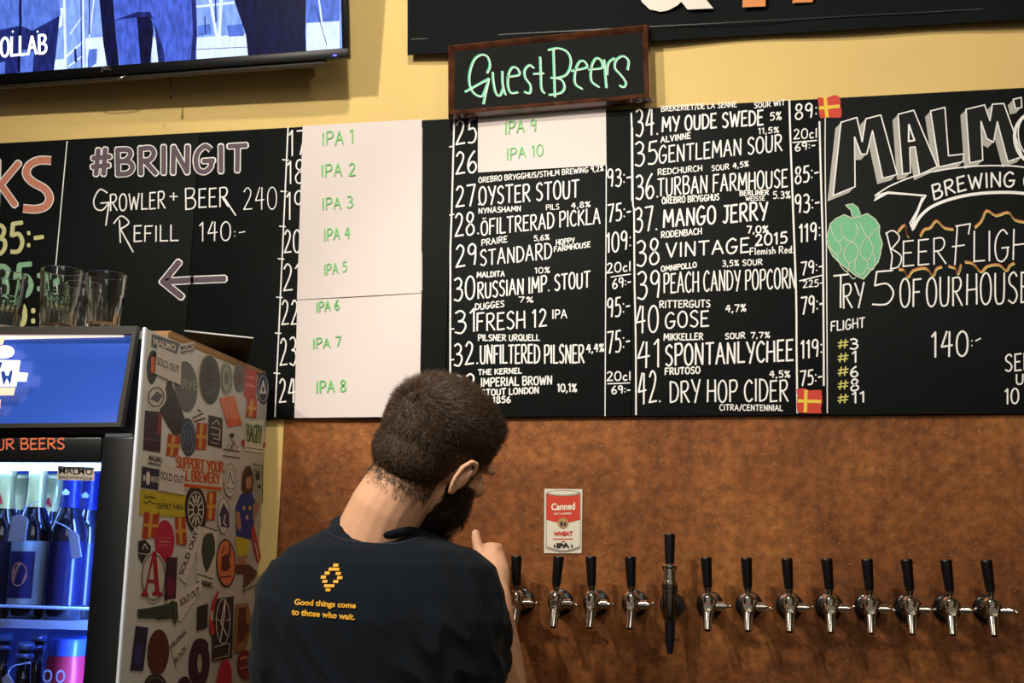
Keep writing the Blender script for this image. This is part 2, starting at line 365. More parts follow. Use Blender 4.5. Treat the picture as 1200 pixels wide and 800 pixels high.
# ---- board 1
i = Ink(PB); i.line([(337.6, 149), (322.2, 488)], 1.6)
for x, y in ((334, 187), (332, 224), (330.5, 265), (329, 303), (327, 348), (325.5, 390), (324, 437)): i.line([(x - 3, y), (x + 4, y + .5)], 1.4)
i.line([(494.6, 150), (494.3, 240), (493.2, 342)], .8); i.line([(494, 296), (494, 340)], 1.4)
i.build('rule_line', m_white, B1)
for n, x, ya, yb in (('17', 339, 153, 182), ('18', 337, 189, 215), ('19', 336, 225, 257), ('20', 333, 270, 296), ('21', 332, 310, 341), ('22', 330, 353, 381), ('23', 328, 396, 428), ('24', 327, 444, 472)):
    chalk_text(B1, [(n, x, yb, x + 19, yb - 1, yb - ya, 1.8)], m_white, 'number')
# ---- board 2
i = Ink(PB); i.line([(532.3, 138.5), (529.5, 243), (527.8, 290), (527.6, 440), (527.8, 487)], 2.0); i.line([(710.5, 194), (710, 300), (709, 487)], 1.2)
for y in (172, 252, 386, 422): i.line([(526.8, y), (532, y - 1)], 1.5)
i.build('rule_line', m_white, B2)
for n, x, ya, yb in (('25', 534, 141, 170), ('26', 534, 178, 204), ('27.', 534, 218, 243), ('28.', 533, 250, 277), ('29', 534, 287, 313), ('30', 532, 325, 353), ('31', 533, 364, 391), ('32.', 532, 402, 429), ('33', 532, 440, 467)):
    chalk_text(B2, [(n, x, yb, x + (28 if '.' in n else 24), yb - 3, yb - ya - 1, 2.1)], m_white, 'number')
big, sm = 2.0, 1.25
chalk_text(B2, [
 ('ÖREBRO BRYGGHUS/STHLM BREWING 9,2%', 561, 214, 707, 200, 6, 1.1), ('OYSTER STOUT', 561.5, 240, 678, 231, 20, big),
 ('NYNÄSHAMN', 561, 250, 610, 247, 6, sm), ('PILS', 640, 246, 655, 245, 6, 1), ('4,8%', 669.6, 244, 691.5, 242, 6, sm), ('ÖFILTRERAD PICKLA', 564, 275.5, 703, 261.5, 18, 1.8),
 ('PRAIRE', 564.4, 288, 594, 283.4, 7, sm), ('5,6%', 625.7, 282, 643.5, 280.5, 6, sm), ('HOPPY', 652, 287, 673, 284.5, 6, sm), ('FARMHOUSE', 649.5, 295, 691.5, 289, 6, sm), ('STANDARD', 563, 311, 646, 303, 18, 1.8),
 ('MALDITA', 559, 325, 591, 323.5, 6, 1.4), ('10%', 627, 320, 644, 319.5, 6.5, sm), ('RUSSIAN IMP. STOUT', 560, 349.5, 691, 336, 18, 1.9),
 ('DUGGES', 557, 363, 590.5, 359, 7, 1.4), ('7%', 608, 354, 624.5, 354, 6, sm), ('FRESH 12', 559, 387.5, 640, 382, 20, 2), ('IPA', 647.5, 373, 664, 372.5, 10, 1.5),
 ('PILSNER URQUELL', 560.5, 399, 632, 398.8, 7, 1.4), ('UNFILTERED PILSNER', 563, 425.5, 684, 425, 21, 2), ('4,4%', 687.5, 413, 707.5, 411.5, 9, 1.6),
 ('THE KERNEL', 560.5, 439, 611, 437, 6, 1.5), ('IMPERIAL BROWN', 564, 452.7, 646.5, 450, 9.5, 1.7), ('STOUT LONDON', 564.5, 463.6, 631, 460.4, 7, 1.6), ('1856', 578, 472, 598, 471.5, 7, 1.6), ('10,1%', 653.5, 458.7, 675.5, 458.7, 9, 1.6)], m_white)
chalk_text(B2, [('93:-', 712, 219, 739, 217, 20, 1.9), ('75:-', 712.5, 260, 739, 257, 20, 1.9), ('109:', 711, 296, 739, 292, 22, 1.9), ('20cl', 711, 320, 738.5, 317, 11, 1.6), ('69:-', 718, 338, 739, 335, 11, 1.6),
 ('95:-', 712, 372, 738, 369, 22, 1.9), ('75:-', 712, 414, 738, 411, 25, 1.9), ('20cl', 711, 446, 738.5, 445, 10, 1.6), ('69:-', 717, 461, 738.5, 461, 9, 1.6)], m_white, 'price')
i = Ink(PB); i.line([(716, 324.5), (739, 321)], 1.4); i.line([(712, 449.5), (738, 448.5)], 1.4); i.build('rule_line', m_white, B2)
# ---- board 3
i = Ink(PB); i.curve([(739.7, 132), (741, 170), (741.6, 236), (743, 250), (743.5, 324), (745, 400), (745.3, 486)], 1.9)
i.line([(740.6, 150), (741, 235)], 2.6)
i.curve([(925, 117), (926.5, 170), (930, 262), (933, 347), (933.5, 410), (934.5, 484)], 2.2)
i.curve([(960.3, 142), (961.5, 190), (963, 240), (964.3, 290), (965.2, 400), (965.4, 452)], 2.2)
i.line([(929, 167), (957, 164.5)], 1.5); i.line([(937, 329), (963, 322.5)], 1.5)
i.build('rule_line', m_white, B3)
for n, x, ya, yb in (('34.', 745, 129, 160), ('35', 744, 168, 195), ('36.', 745, 206, 234), ('37.', 744, 244, 272), ('38', 746, 282, 312), ('39', 747, 320, 351), ('40', 745, 360, 391), ('41', 747, 401, 432), ('42.', 748, 437, 474)):
    chalk_text(B3, [(n, x, yb, x + 26, yb - 3, yb - ya, 2.1)], m_white, 'number')
chalk_text(B3, [
 ('BREKERIET/DE LA SENNE', 775, 130.5, 863, 125, 6, 1.1), ('SOUR WIT', 884, 126.5, 919.5, 123, 6, 1.2), ('MY OUDE SWEDE', 776, 154, 894, 146, 17, 2.2), ('5%', 902.5, 141, 915.5, 140, 9, 1.5),
 ('ALVINNE', 774.5, 167, 809, 162, 6.5, 1.4), ('11,5%', 889, 157, 912.5, 155, 6.5, 1.3), ('GENTLEMAN SOUR', 772.5, 191, 916, 176.5, 19, 1.9),
 ('REDCHURCH', 771, 205, 822.5, 200, 6.5, 1.3), ('SOUR', 834, 200, 854, 198, 6, 1.2), ('4,5%', 859, 197.5, 877, 194.5, 6, 1.3), ('TURBAN FARMHOUSE', 771, 229.5, 922.5, 218.5, 20, 1.9),
 ('ÖREBRO BRYGGHUS', 776, 238.7, 842.5, 234, 7, 1.4), ('BERLINER', 867, 229, 900.5, 228, 5.5, 1.3), ('WEISSE', 874, 235, 896, 234.5, 4.5, 1), ('5.3%', 906, 232.5, 926, 232, 8, 1.3), ('MANGO JERRY', 777.5, 266, 899, 257, 20, 2.4),
 ('RODENBACH', 775, 278.7, 822, 274, 7, 1.4), ('7,0%', 875.5, 273, 900, 272.5, 8, 1.7), ('VINTAGE', 781, 301.5, 877.5, 295, 16, 2.1), ('2015', 885, 288, 922, 284.5, 13, 2.1), ('Flemish Red.', 879, 298.5, 930, 296, 8, 1.3),
 ('OMNIPOLLO', 775, 318, 816, 313, 6, 1.4), ('3,5% SOUR', 846.5, 312, 893, 310, 6.5, 1.3), ('PEACH CANDY POPCORN', 778, 343, 932, 337, 23, 1.8),
 ('RITTERGUTS', 773, 360.5, 832, 359.5, 8, 1.5), ('4,7%', 850.5, 365.5, 874, 364.5, 8, 1.5), ('GOSE', 780, 384, 830, 382, 18, 2),
 ('MIKKELLER', 778, 398.5, 823.5, 397.8, 7.5, 1.5), ('SOUR', 850, 397, 872.7, 396, 6.5, 1.4), ('7,7%', 880, 396, 902, 395.5, 6.5, 1.4), ('SPONTANLYCHEE', 780, 428, 929, 422.5, 24, 2.3),
 ('FRUTOSO', 779.5, 438.8, 820, 437, 7.5, 1.6), ('4,5%', 902, 442, 925.6, 442, 7.5, 1.5), ('DRY HOP CIDER', 785.3, 471, 923, 469.7, 25, 2), ('CITRA/CENTENNIAL', 843.5, 480.5, 917, 481, 6.5, 1.2)], m_white)
chalk_text(B3, [('89:', 932, 140, 957, 137, 17, 2), ('20cl', 930, 163, 957, 161, 11, 1.5), ('69:-', 932, 177, 955, 174, 8.5, 1.5), ('85:-', 932, 215, 959, 211, 19, 2), ('93:-', 932, 250, 960, 247, 21, 2), ('119:', 937, 284, 961, 280, 20, 2),
 ('79:-', 939, 322, 964, 319, 15, 1.8), ('225-', 941, 337, 964, 335, 8, 1.3), ('79:-', 939, 368, 965, 365, 20, 2), ('119:', 939, 420, 963, 417, 20, 2), ('75:-', 938, 452, 963, 449, 17, 1.9)], m_white, 'price')
# ---- board 4
i = Ink(PB); i.curve([(967.2, 128), (966.9, 170), (967.4, 230), (968.4, 290), (969.2, 400), (969.5, 484)], 1.2); i.build('rule_line', m_white, B4)
Q = lambda a, b: (960 + a / 3.808, 90 + b / 3.808)
mal = [[(97, 203), (168, 181), (192, 290), (208, 187), (275, 170), (348, 435), (284, 453), (238, 240), (212, 345), (187, 345), (158, 268), (160, 490), (62, 530)],
       [(352, 167), (422, 149), (527, 400), (448, 436), (428, 312), (404, 315), (408, 428), (372, 434)],
       [(497, 152), (561, 136), (577, 352), (645, 344), (643, 378), (535, 402)],
       [(655, 145), (738, 125), (762, 195), (773, 122), (824, 119), (908, 355), (842, 378), (795, 200), (778, 292), (748, 275), (722, 198), (730, 372), (672, 384)],
       [(866, 100), (902, 92), (904, 136), (876, 142)]]
sh = Ink(PB, .0006); ed = Ink(PB, .0013); fl = Ink(PB, .0010)
for pl in mal:
    for k in range(1, 9): sh.poly([Q(a - 3.1 * k, b + 3.2 * k) for a, b in pl])
    fl.poly([Q(*p) for p in pl]); ed.line([Q(*p) for p in pl], 1.5, closed=True)
sh.build('lettering_shadow', m_grey, B4); fl.build('lettering_fill', m_black, B4); 
ed.line([Q(400, 212), Q(425, 283), Q(399, 288)], 2.0, closed=True)
oo = catmull([(990, 150), (935, 160), (895, 210), (890, 275), (915, 335), (970, 375), (1040, 370), (1095, 300), (1090, 210), (1050, 160), (990, 150)], 8)
oi = catmull([(990, 190), (950, 210), (935, 260), (955, 320), (1000, 335), (1040, 300), (1045, 230), (1020, 195), (990, 190)], 8)
ed.line([Q(*p) for p in oo], 1.6, strip=True); ed.line([Q(*p) for p in oi], 1.6, strip=True); ed.line([Q(a - 16, b + 14) for a, b in oo[8:44]], 4, strip=True)
ed.build('lettering_outline', m_white, B4)
i = Ink(PB)
i.line([Q(*p) for p in catmull([(248, 530), (330, 480), (470, 430), (640, 403), (780, 396), (920, 404), (1100, 450), (1300, 560)], 8)], 1.6, strip=True)
i.line([Q(*p) for p in [(248, 530), (300, 516)]], 1.6); i.line([Q(246, 551), Q(306, 519), Q(476, 529), Q(405, 652), Q(418, 684)], 1.7)
i.line([Q(*p) for p in catmull([(418, 678), (455, 618), (520, 570), (640, 532), (780, 516), (930, 522), (1100, 560)], 8)], 3.6, strip=True)
i.line([Q(462, 540), Q(412, 668)], 3.0); i.line([Q(252, 541), Q(306, 515), Q(470, 530)], 2.2)
i.build('banner_drawing', m_white, B4)
def arc_text(ink, txt, pts, h, th):
    pts = catmull(pts, 12); seg = [0]
    for a, b in zip(pts[:-1], pts[1:]): seg.append(seg[-1] + math.hypot(b[0] - a[0], b[1] - a[1]))
    tot = sum((34 if c == ' ' else GL[c][0] + 20) for c in txt) - 20; cur = 0; L = seg[-1]
    def at(s):
        for k in range(len(seg) - 1):
            if s <= seg[k + 1] + 1e-6: break
        t = (s - seg[k]) / max(seg[k + 1] - seg[k], 1e-6); a, b = pts[k], pts[k + 1]; l = math.hypot(b[0] - a[0], b[1] - a[1])
        return a[0] + (b[0] - a[0]) * t, a[1] + (b[1] - a[1]) * t, (b[0] - a[0]) / l, (b[1] - a[1]) / l
    for ch in txt:
        if ch == ' ': cur += 34; continue
        wd, d = GL[ch]; x, y, ux, uy = at((cur + wd / 2) / tot * L)
        for st in d.split('|'):
            cv = st[0] == '~'; pp = [tuple(map(float, a.split(','))) for a in st.lstrip('~').split()]
            k = L / tot; pp = [(x + ux * (a - wd / 2) * k + uy * b / 100 * h * .5, y + uy * (a - wd / 2) * k - b / 100 * h) for a, b in pp]
            ink.line(catmull(pp, 5) if cv else pp, th, strip=cv)
        cur += wd + 20
i = Ink(PB); arc_text(i, 'BREWING CO', [Q(512, 548), Q(640, 508), Q(760, 492), Q(870, 490), Q(1010, 505)], 16.5, 2.2); i.build('lettering', m_white, B4)
i = Ink(PB)
i.line([Q(300, 695), Q(326, 800), (1044, 314)], 1.6); i.curve([Q(296, 700), Q(330, 686), Q(358, 720), Q(320, 770)], 1.6); i.curve([(1044, 291), (1056, 300), (1053, 312), (1043, 315)], 1.6)
write(i, 'EER', 1058, 312, 1108, 309, 30, 1.7)
i.line([(1122, 264), (1119, 310)], 1.7); i.line([(1120, 265), (1137, 262), (1135, 274)], 1.7); i.line([(1116, 289), (1130, 287)], 1.7);
write(i, 'LIGHT', 1141, 307, 1222, 302, 36, 1.8)
i.build('lettering', m_white, B4)
up = [[(1052, 271), (1060, 263), (1064, 277)], [(1078, 276), (1083, 268), (1090, 266), (1097, 258), (1106, 266), (1117, 268)], [(1142, 266), (1150, 258), (1156, 246), (1167, 252), (1181, 248), (1189, 257), (1204, 260)]]
dn = [[(a / 4 + 960, b / 4 + 290) for a, b in l] for l in ([(372, 100), (395, 103), (415, 137), (440, 105), (500, 95), (532, 132), (548, 98), (575, 87)], [(605, 85), (636, 95), (650, 122), (664, 77)], [(682, 65), (720, 73), (757, 112), (785, 86), (840, 78), (876, 106), (892, 82), (915, 70)])]
for l in up + dn:
    a = Ink(PB); a.line(catmull(l, 3), 1.9, strip=True); a.build('wavy_border', m_orange, B4); b = Ink(PB); b.line(catmull([(x + .6, y + 1.7) for x, y in l], 3), 1.5, strip=True); b.build('wavy_border', m_yel, B4)
chalk_text(B4, [('T', 977, 361, 993, 360, 39, 2), ('RY', 988, 361, 1012, 359, 28, 1.9), ('5', 1022, 358, 1047, 357, 40, 2), ('OF', 1055, 360, 1079, 359, 32, 2), ('OUR', 1086, 359, 1127, 357, 33, 2), ('HOUSE BEERS', 1133, 357, 1290, 349, 36, 2),
 ('FLIGHT', 974, 388, 1013, 383, 11, 1.6), ('3', 996, 409, 1005, 409, 12, 2), ('1', 999, 425, 1004, 424, 13, 2), ('6', 997, 441, 1005, 441, 12, 2), ('8', 997, 458, 1006, 457, 13, 2), ('11', 999, 472, 1013, 471, 12, 2),
 ('140', 1092, 419, 1134, 416, 29, 2.2), (':-', 1138, 408, 1149, 403, 14, 1.5), ('SERVED', 1178, 435, 1244, 430, 19, 1.9), ('UNTIL', 1191, 450, 1236, 448, 12, 1.8), ('10 PM', 1178, 473, 1226, 470, 17, 1.9)], m_white)
i = Ink(PB)
for y in (409, 425, 441, 457, 473): write(i, '#', 982, y, 994, y - 1, 11, 1.5)
i.build('lettering', m_yel, B4)
H = lambda a, b: (960 + a / 3.808, 90 + b / 3.808)
hop = [H(50, 655), H(75, 632), H(112, 615), H(150, 632), H(215, 610), H(250, 635), H(270, 665), H(268, 700), H(282, 745), H(272, 790), (1032, 297), (1029, 307), (1022, 315), (1012, 327), (1003, 323), (993, 315), (985, 309), (976, 300), (971, 290), H(33, 720)]
a = Ink(PB, .0007); a.poly(hop); a.poly([H(118, 572), H(150, 566), H(172, 582), H(184, 612), H(176, 636), H(148, 626), H(142, 596)]); a.build('hop_drawing', m_hop, B4)
a = Ink(PB, .0012); a.line(hop, 1.3, closed=True); a.line([H(118, 572), H(150, 566), H(172, 582), H(184, 612)], 1.2); a.line([H(118, 572), H(142, 596), H(148, 626)], 1.2)
for l in ([(104, 650), (98, 690), (120, 725), (148, 735), (165, 715), (172, 680), (160, 650)], [(50, 660), (60, 700), (85, 735), (110, 715)], [(270, 665), (235, 700), (215, 715), (180, 650)], [(38, 750), (60, 775), (80, 795), (100, 770), (90, 735)],
          [(150, 738), (120, 760), (112, 800), (135, 830), (165, 810), (172, 765), (150, 738)], [(215, 715), (190, 750), (185, 790), (215, 820), (240, 780), (232, 740), (215, 715)], [(80, 795), (95, 840), (125, 870), (135, 830)], [(165, 810), (160, 860), (185, 885), (215, 850), (215, 820)], [(240, 780), (250, 820), (240, 860), (215, 850)], [(125, 870), (150, 900), (163, 895)]):
    a.line([H(*p) for p in catmull(l, 4)], 1.1, strip=True)
a.build('hop_outline', chalk('pale', (205, 214, 190)), B4)
# small red stickers with a yellow cross on the boards
m_red = mat('red_print', (206, 60, 36), .5); m_redy = mat('yellow_print', (236, 200, 60), .5)
def flag(surf, parent, cx, cy, w_, h_, rot, off=.0012, cs=(-.15, .0), mr=m_red, my=m_redy, name='flag_sticker'):
    c, s = math.cos(rot), math.sin(rot); T = lambda u, v: (cx + u * w_ * c - v * h_ * s, cy + u * w_ * s + v * h_ * c)
    rnd = random.Random(int(cx * 7 + cy)); pl = []
    for (u0, v0), (u1, v1) in (((-.5, -.5), (.5, -.5)), ((.5, -.5), (.5, .5)), ((.5, .5), (-.5, .5)), ((-.5, .5), (-.5, -.5))):
        for k in range(4): t = k / 4; pl.append(T(u0 + (u1 - u0) * t + rnd.uniform(-.04, .04), v0 + (v1 - v0) * t + rnd.uniform(-.05, .05)))
    a = Ink(surf, off); a.poly(pl); o = a.build(name, mr, parent)
    a = Ink(surf, off + .0005); u, v = cs; tw, tv = 2.6 / w_ / 1.3, 2.6 / h_ / 1.3
    a.poly([T(u - tw, -.47), T(u + tw, -.47), T(u + tw, .47), T(u - tw, .47)]); a.poly([T(-.47, v - tv), T(.47, v - tv), T(.47, v + tv), T(-.47, v + tv)]); a.build('cross', my, o)
    return o
flag(PB, B4, 972, 125.5, 26, 25, -.1)
flag(PB, B3, 948.5, 470, 29, 28, .03)
# ================================================================== papers
m_paper = mat('paper', (232, 220, 216), .8, noise=.03, nscale=4)
def paper(q, label, texts, off=.0016):
    """sheet between four corners, very slightly bowed"""
    V = []; n = 8
    for r in range(n + 1):
        for c in range(n + 1):
            u, v = c / n, r / n; e = [(1 - u) * (1 - v), u * (1 - v), u * v, (1 - u) * v]
            V.append(PB.at(sum(e[k] * q[k][0] for k in range(4)), sum(e[k] * q[k][1] for k in range(4)), off + .0012 * math.sin(math.pi * u) * (.4 + v)))
    Fc = [(r * (n + 1) + c, r * (n + 1) + c + 1, (r + 1) * (n + 1) + c + 1, (r + 1) * (n + 1) + c) for r in range(n) for c in range(n)]
    b = [v + Vector((0, .0003, 0)) for v in V]; m_ = len(V); Fc2 = Fc + [tuple(m_ + i for i in reversed(f)) for f in Fc]
    o = vf('paper_sheet', V + b, Fc2, m_paper); tag(o, label, 'paper', 'white papers taped over the chalkboards')
    for t in texts:
        i = Ink(PB, off + .0030); write(i, *t, jit=3); i.build('lettering', m_green_ink, o)
paper([(354.7, 147.5), (494.3, 139.5), (493.3, 343), (348, 351)], 'white paper sheet handwritten in green from IPA 1 to IPA 5', [('IPA 1', 378, 170, 414, 167, 15, 1.5), ('IPA 2', 377, 207, 416, 205, 14, 1.5), ('IPA 3', 378, 245, 413, 243, 13, 1.4), ('IPA 4', 380, 282, 410, 279, 13, 1.5), ('IPA 5', 380, 322, 406, 318, 12, 1.4)], .0030)
paper([(348.5, 346), (494, 339), (491.5, 488), (344.9, 489.6)], 'white paper sheet handwritten in green from IPA 6 to IPA 8, below the longer one', [('IPA 6', 371, 365, 397, 362, 11, 1.4), ('IPA 7', 367, 408, 399, 405, 11, 1.4), ('IPA 8', 371, 460, 405, 458, 13, 1.7)])
paper([(560, 136.5), (710, 126), (710.8, 193.5), (560, 202)], 'white paper strip reading IPA 9 and IPA 10 under the framed sign', [('IPA 9', 592, 157, 628, 153, 14, 1.4), ('IPA 10', 594, 187, 636, 182, 13, 1.4)])
# ================================================================== framed sign
q = [(524, 52.5), (760, 27.5), (763, 115.5), (524, 136)]
PS = Plane((0, -.047, 0), (0, 1, 0)); c4 = [PS.at(*p) for p in q]
sg = thing('framed_sign', (c4[0] + c4[2]) / 2 * 1.0, 'wood-framed chalk sign reading Guest Beers in mint script above the chalkboards', 'sign')
m_wood = mat('walnut_frame', (104, 58, 36), .35, rgb2=(58, 34, 22), nscale=40, coat=.6)
def inset(q, d):
    c = sum(q, Vector()) / 4; out = []
    for k in range(4):
        a, p, b = q[k - 1], q[k], q[(k + 1) % 4]; out.append(p + ((a - p).normalized() + (b - p).normalized()) * d)
    return out
fr = .0135; lay = [inset(c4, 0), inset(c4, .0025), inset(c4, .006), inset(c4, .010), inset(c4, fr)]; dz = [0.010, -.001, -.003, .001, .006]
for s_ in range(4):
    V = []; Fc = []
    for L_, z in zip(lay, dz): V += [L_[s_] + Vector((0, z, 0)), L_[(s_ + 1) % 4] + Vector((0, z, 0))]
    V += [lay[0][s_] + Vector((0, .0205, 0)), lay[0][(s_ + 1) % 4] + Vector((0, .0205, 0))]
    for k in range(4): Fc.append((2 * k, 2 * k + 1, 2 * k + 3, 2 * k + 2))
    Fc.append((0, 10, 11, 1)); vf('frame_rail', V, Fc, m_wood, sg, smooth=False)
gi = inset(c4, fr - .001); bk = [p + Vector((0, .006, 0)) for p in gi]; bb = [p + Vector((0, .018, 0)) for p in gi]
vf('slate', bk + bb, [(0, 1, 2, 3), (7, 6, 5, 4), (0, 4, 5, 1), (1, 5, 6, 2), (2, 6, 7, 3), (3, 7, 4, 0)], mat('slate', (13, 16, 15), .65, spec=.15, noise=.25, nscale=14), sg)
PS2 = Plane((0, -.041, 0), (0, 1, 0)); G = lambda a, b: (510 + a / 4.444, 20 + b / 4.444)
def script(ink, th):
    for l in ([(268, 292), (284, 250), (270, 205), (235, 197), (200, 225), (178, 290), (178, 350), (200, 395), (240, 412), (262, 370), (278, 322)],
              [(298, 285), (302, 340), (315, 395), (335, 408), (352, 370)], [(348, 280), (350, 350), (365, 405)],
              [(370, 312), (435, 300), (428, 268), (400, 262), (380, 300), (378, 360), (395, 395), (430, 390)],
              [(512, 265), (490, 250), (465, 275), (468, 315), (495, 355), (490, 395), (462, 388)],
              [(545, 205), (548, 290), (552, 370), (568, 396)], [(585, 172), (640, 162), (690, 185), (705, 240), (680, 300), (620, 318)], [(600, 315), (655, 325), (672, 365), (650, 395), (590, 405)],
              [(706, 280), (785, 262), (778, 232), (750, 232), (728, 280), (728, 345), (765, 374)], [(795, 272), (866, 264), (862, 225), (835, 215), (812, 260), (812, 330), (852, 364)],
              [(893, 300), (900, 240), (932, 212)], [(1000, 275), (1005, 225), (975, 203), (940, 225), (935, 265), (965, 300), (992, 340), (980, 364), (958, 355)]):
        ink.line([G(*p) for p in catmull(l, 5)], th, strip=True)
    for l in ([(155, 388), (278, 320), (250, 450)], [(512, 296), (562, 292)], [(614, 165), (622, 414)], [(878, 222), (890, 366)]): ink.line([G(*p) for p in l], th)
i = Ink(PS2, .0008); script(i, 2.6); i.build('lettering', mat('mint_chalk_pen', (116, 214, 176), .7), sg)
class Sh:
    def __init__(s, b, dx, dy): s.b, s.dx, s.dy = b, dx, dy
    def at(s, x, y, o=0): return s.b.at(x + s.dx, y + s.dy, o)
i = Ink(Sh(PS2, 1.2, .6), .0014); script(i, 1.1); i.build('lettering_highlight', mat('pale_mint', (226, 240, 222), .7), sg)
# ================================================================== vinyl banner
m_vinyl = mat('black_vinyl', (15, 19, 20), .75, spec=.15, noise=.15, nscale=5, bump=.1, bscale=60)
n1, n2 = 60, 16; V = []
for r in range(n2 + 1):
    for c in range(n1 + 1):
        u, v = c / n1, r / n2
        px = 477.5 + (1300 - 477.5) * u; py = (64.5 - (.0578) * (px - 477.5)) - v * 330
        d = .02 + .004 * math.sin(u * 9 + v * 6) + .003 * math.sin(u * 23 + 2 * v) * (1 - v) + (.004 if v < .09 else .0)
        V.append(P(px, py, -d))
Fc = [(r * (n1 + 1) + c, r * (n1 + 1) + c + 1, (r + 1) * (n1 + 1) + c + 1, (r + 1) * (n1 + 1) + c) for r in range(n2) for c in range(n1)]
k_ = len(V); V2 = V + [v + Vector((0, .0012, 0)) for v in V]
Fc2 = Fc + [tuple(k_ + i for i in reversed(f)) for f in Fc]
ban = thing('vinyl_banner', P(880, 40, -.02), 'black vinyl banner with white ampersand and orange strokes along the top of the wall', 'banner')
vf('sheet', V2, Fc2, m_vinyl, ban, smooth=True)
PV = Plane((0, -.0275, 0), (0, 1, 0))
i = Ink(PV, .001); print_(i, '&', 748, 15, 836, 11, 98, bold=.05); i.build('lettering', mat('banner_white', (226, 218, 206), .5), ban)
i = Ink(PV, .001); i.poly([(870, 8.5), (897, 7.5), (899, -90), (872, -90)]); i.poly([(928, 3.5), (952, 2.5), (990, -90), (960, -90)]); i.build('lettering', mat('banner_orange', (222, 138, 72), .5), ban)
i = Ink(PV, .0006); i.line([(482, 46), (1200, 8)], 1.2); i.build('hem_seam', mat('vinyl_seam', (22, 24, 24), .4), ban)
# ================================================================== television
# hung with a forward tilt; frame axes of the set: tx along its bottom edge, tz up its side, tn out of the screen
TVR = Matrix.Rotation(math.radians(TV_YAW), 3, 'Z') @ Matrix.Rotation(math.radians(TV_ROLL), 3, 'Y') @ Matrix.Rotation(math.radians(TV_TILT), 3, 'X')
tx, tn, tz = TVR @ Vector((1, 0, 0)), TVR @ Vector((0, -1, 0)), TVR @ Vector((0, 0, 1))
tv0 = P(408.5, 67.5, -.125)                       # lower right front corner
TW, TH = .93, .56
tv = thing('television', tv0 - tx * TW / 2, 'flat black television hung tilted at top left, showing legs in jeans', 'television')
def tvp(u, v, d=0): return tv0 - tx * u + tz * v + tn * d
def tvbox(name, u0, u1, v0, v1, d0, d1, m, parent=tv, bevel=0):
    bm = bmesh.new(); vs = [bm.verts.new(tvp(u, v, d)) for u in (u0, u1) for v in (v0, v1) for d in (d0, d1)]
    for f in ((0, 1, 3, 2), (4, 6, 7, 5), (0, 4, 5, 1), (2, 3, 7, 6), (0, 2, 6, 4), (1, 5, 7, 3)): bm.faces.new([vs[k] for k in f])
    return bmo(name, bm, m, parent, bevel=bevel, smooth='a' if bevel else False)
m_gloss = mat('gloss_black', (10, 10, 12), .38, spec=.3)
m_case = mat('matte_black_case', (20, 20, 21), .5)
tvbox('rear_shell', .03, TW - .03, .03, TH - .03, -.055, -.014, m_case, bevel=.008)
bz, bb_ = .0125, .019
tvbox('screen_panel', bz, TW - bz, bb_, TH - bz, -.014, -.001, m_case)
for n_, a in (('bezel', (0, TW, 0, bb_)), ('bezel', (0, TW, TH - bz, TH)), ('bezel', (0, bz, bb_, TH - bz)), ('bezel', (TW - bz, TW, bb_, TH - bz))):
    tvbox(n_, *a, -.014, .0015, m_gloss, bevel=.0012)
tvbox('lower_trim', .05, TW - .05, -.0085, .001, -.03, -.006, mat('trim_brown', (44, 40, 36), .45), bevel=.002)
tvbox('power_light', .024, .031, .0045, .0075, .0012, .0022, mat('blue_led', (60, 60, 255), .5, emis=5))
PT = Plane(tvp(0, 0, 0), tn); PTb = Plane(tvp(0, 0, .0016), tn)
i = Ink(PTb, .0014); print_(i, 'JVC', 118.5, 84.0, 130, 83.1, 5.6, bold=.0); i.build('lettering', mat('badge_grey', (120, 118, 116), .4), tv)
bm = bmesh.new(); tube(bm, [PT.at(101, 92.5, -.001), PT.at(110, 95.2, -.001), PT.at(138, 93, -.001), PT.at(147, 88.5, -.001)], .0011, 8); bmo('badge_bracket', bm, mat('chrome_trim', (200, 196, 188), .25, metal=1), tv, smooth=True)
bm = bmesh.new(); a = tvp(.40, .01, -.04); b = a + Vector((.001, .01, -.045)); tube(bm, [a, b, b + Vector((0, 0, -.012))], [.0012, .0012, .003], 8); bmo('remote_sensor_cord', bm, m_case, tv, smooth=True)
bm = bmesh.new(); c_ = tvp(.47, .25, -.055); box(bm, (c_.x, (c_.y - .004) / 2, c_.z), (.22, abs(c_.y) - .008, .16)); bmo('wall_bracket', bm, m_case, tv)
# picture on the screen: flat patches of light
def glow(name, rgb, e=1.0, n=0): 
    k = 'screen_' + name
    if k in MATS: return MATS[k]
    m = bpy.data.materials.new(k); m.use_nodes = True; nt = m.node_tree; bs = nt.nodes['Principled BSDF']
    bs.inputs['Base Color'].default_value = (.004, .004, .006, 1); bs.inputs['Roughness'].default_value = .4; bs.inputs['Specular IOR Level'].default_value = .12
    nz = nt.nodes.new('ShaderNodeTexNoise'); nz.inputs['Scale'].default_value = 70; nz.inputs['Detail'].default_value = 6
    tc = nt.nodes.new('ShaderNodeTexCoord'); mp = nt.nodes.new('ShaderNodeMapping'); mp.inputs['Scale'].default_value = (1.6, 1, .5); nt.links.new(tc.outputs['Object'], mp.inputs[0]); nt.links.new(mp.outputs[0], nz.inputs[0])
    r = nt.nodes.new('ShaderNodeValToRGB'); nt.links.new(nz.outputs[0], r.inputs[0]); c = lin(rgb)
    r.color_ramp.elements[0].position = .35; r.color_ramp.elements[1].position = .65
    r.color_ramp.elements[0].color = (*[v * (1 - n) for v in c], 1); r.color_ramp.elements[1].color = (*[min(1, v * (1 + n * .6)) for v in c], 1)
    nt.links.new(r.outputs[0], bs.inputs['Emission Color']); bs.inputs['Emission Strength'].default_value = e
    MATS[k] = m; return m
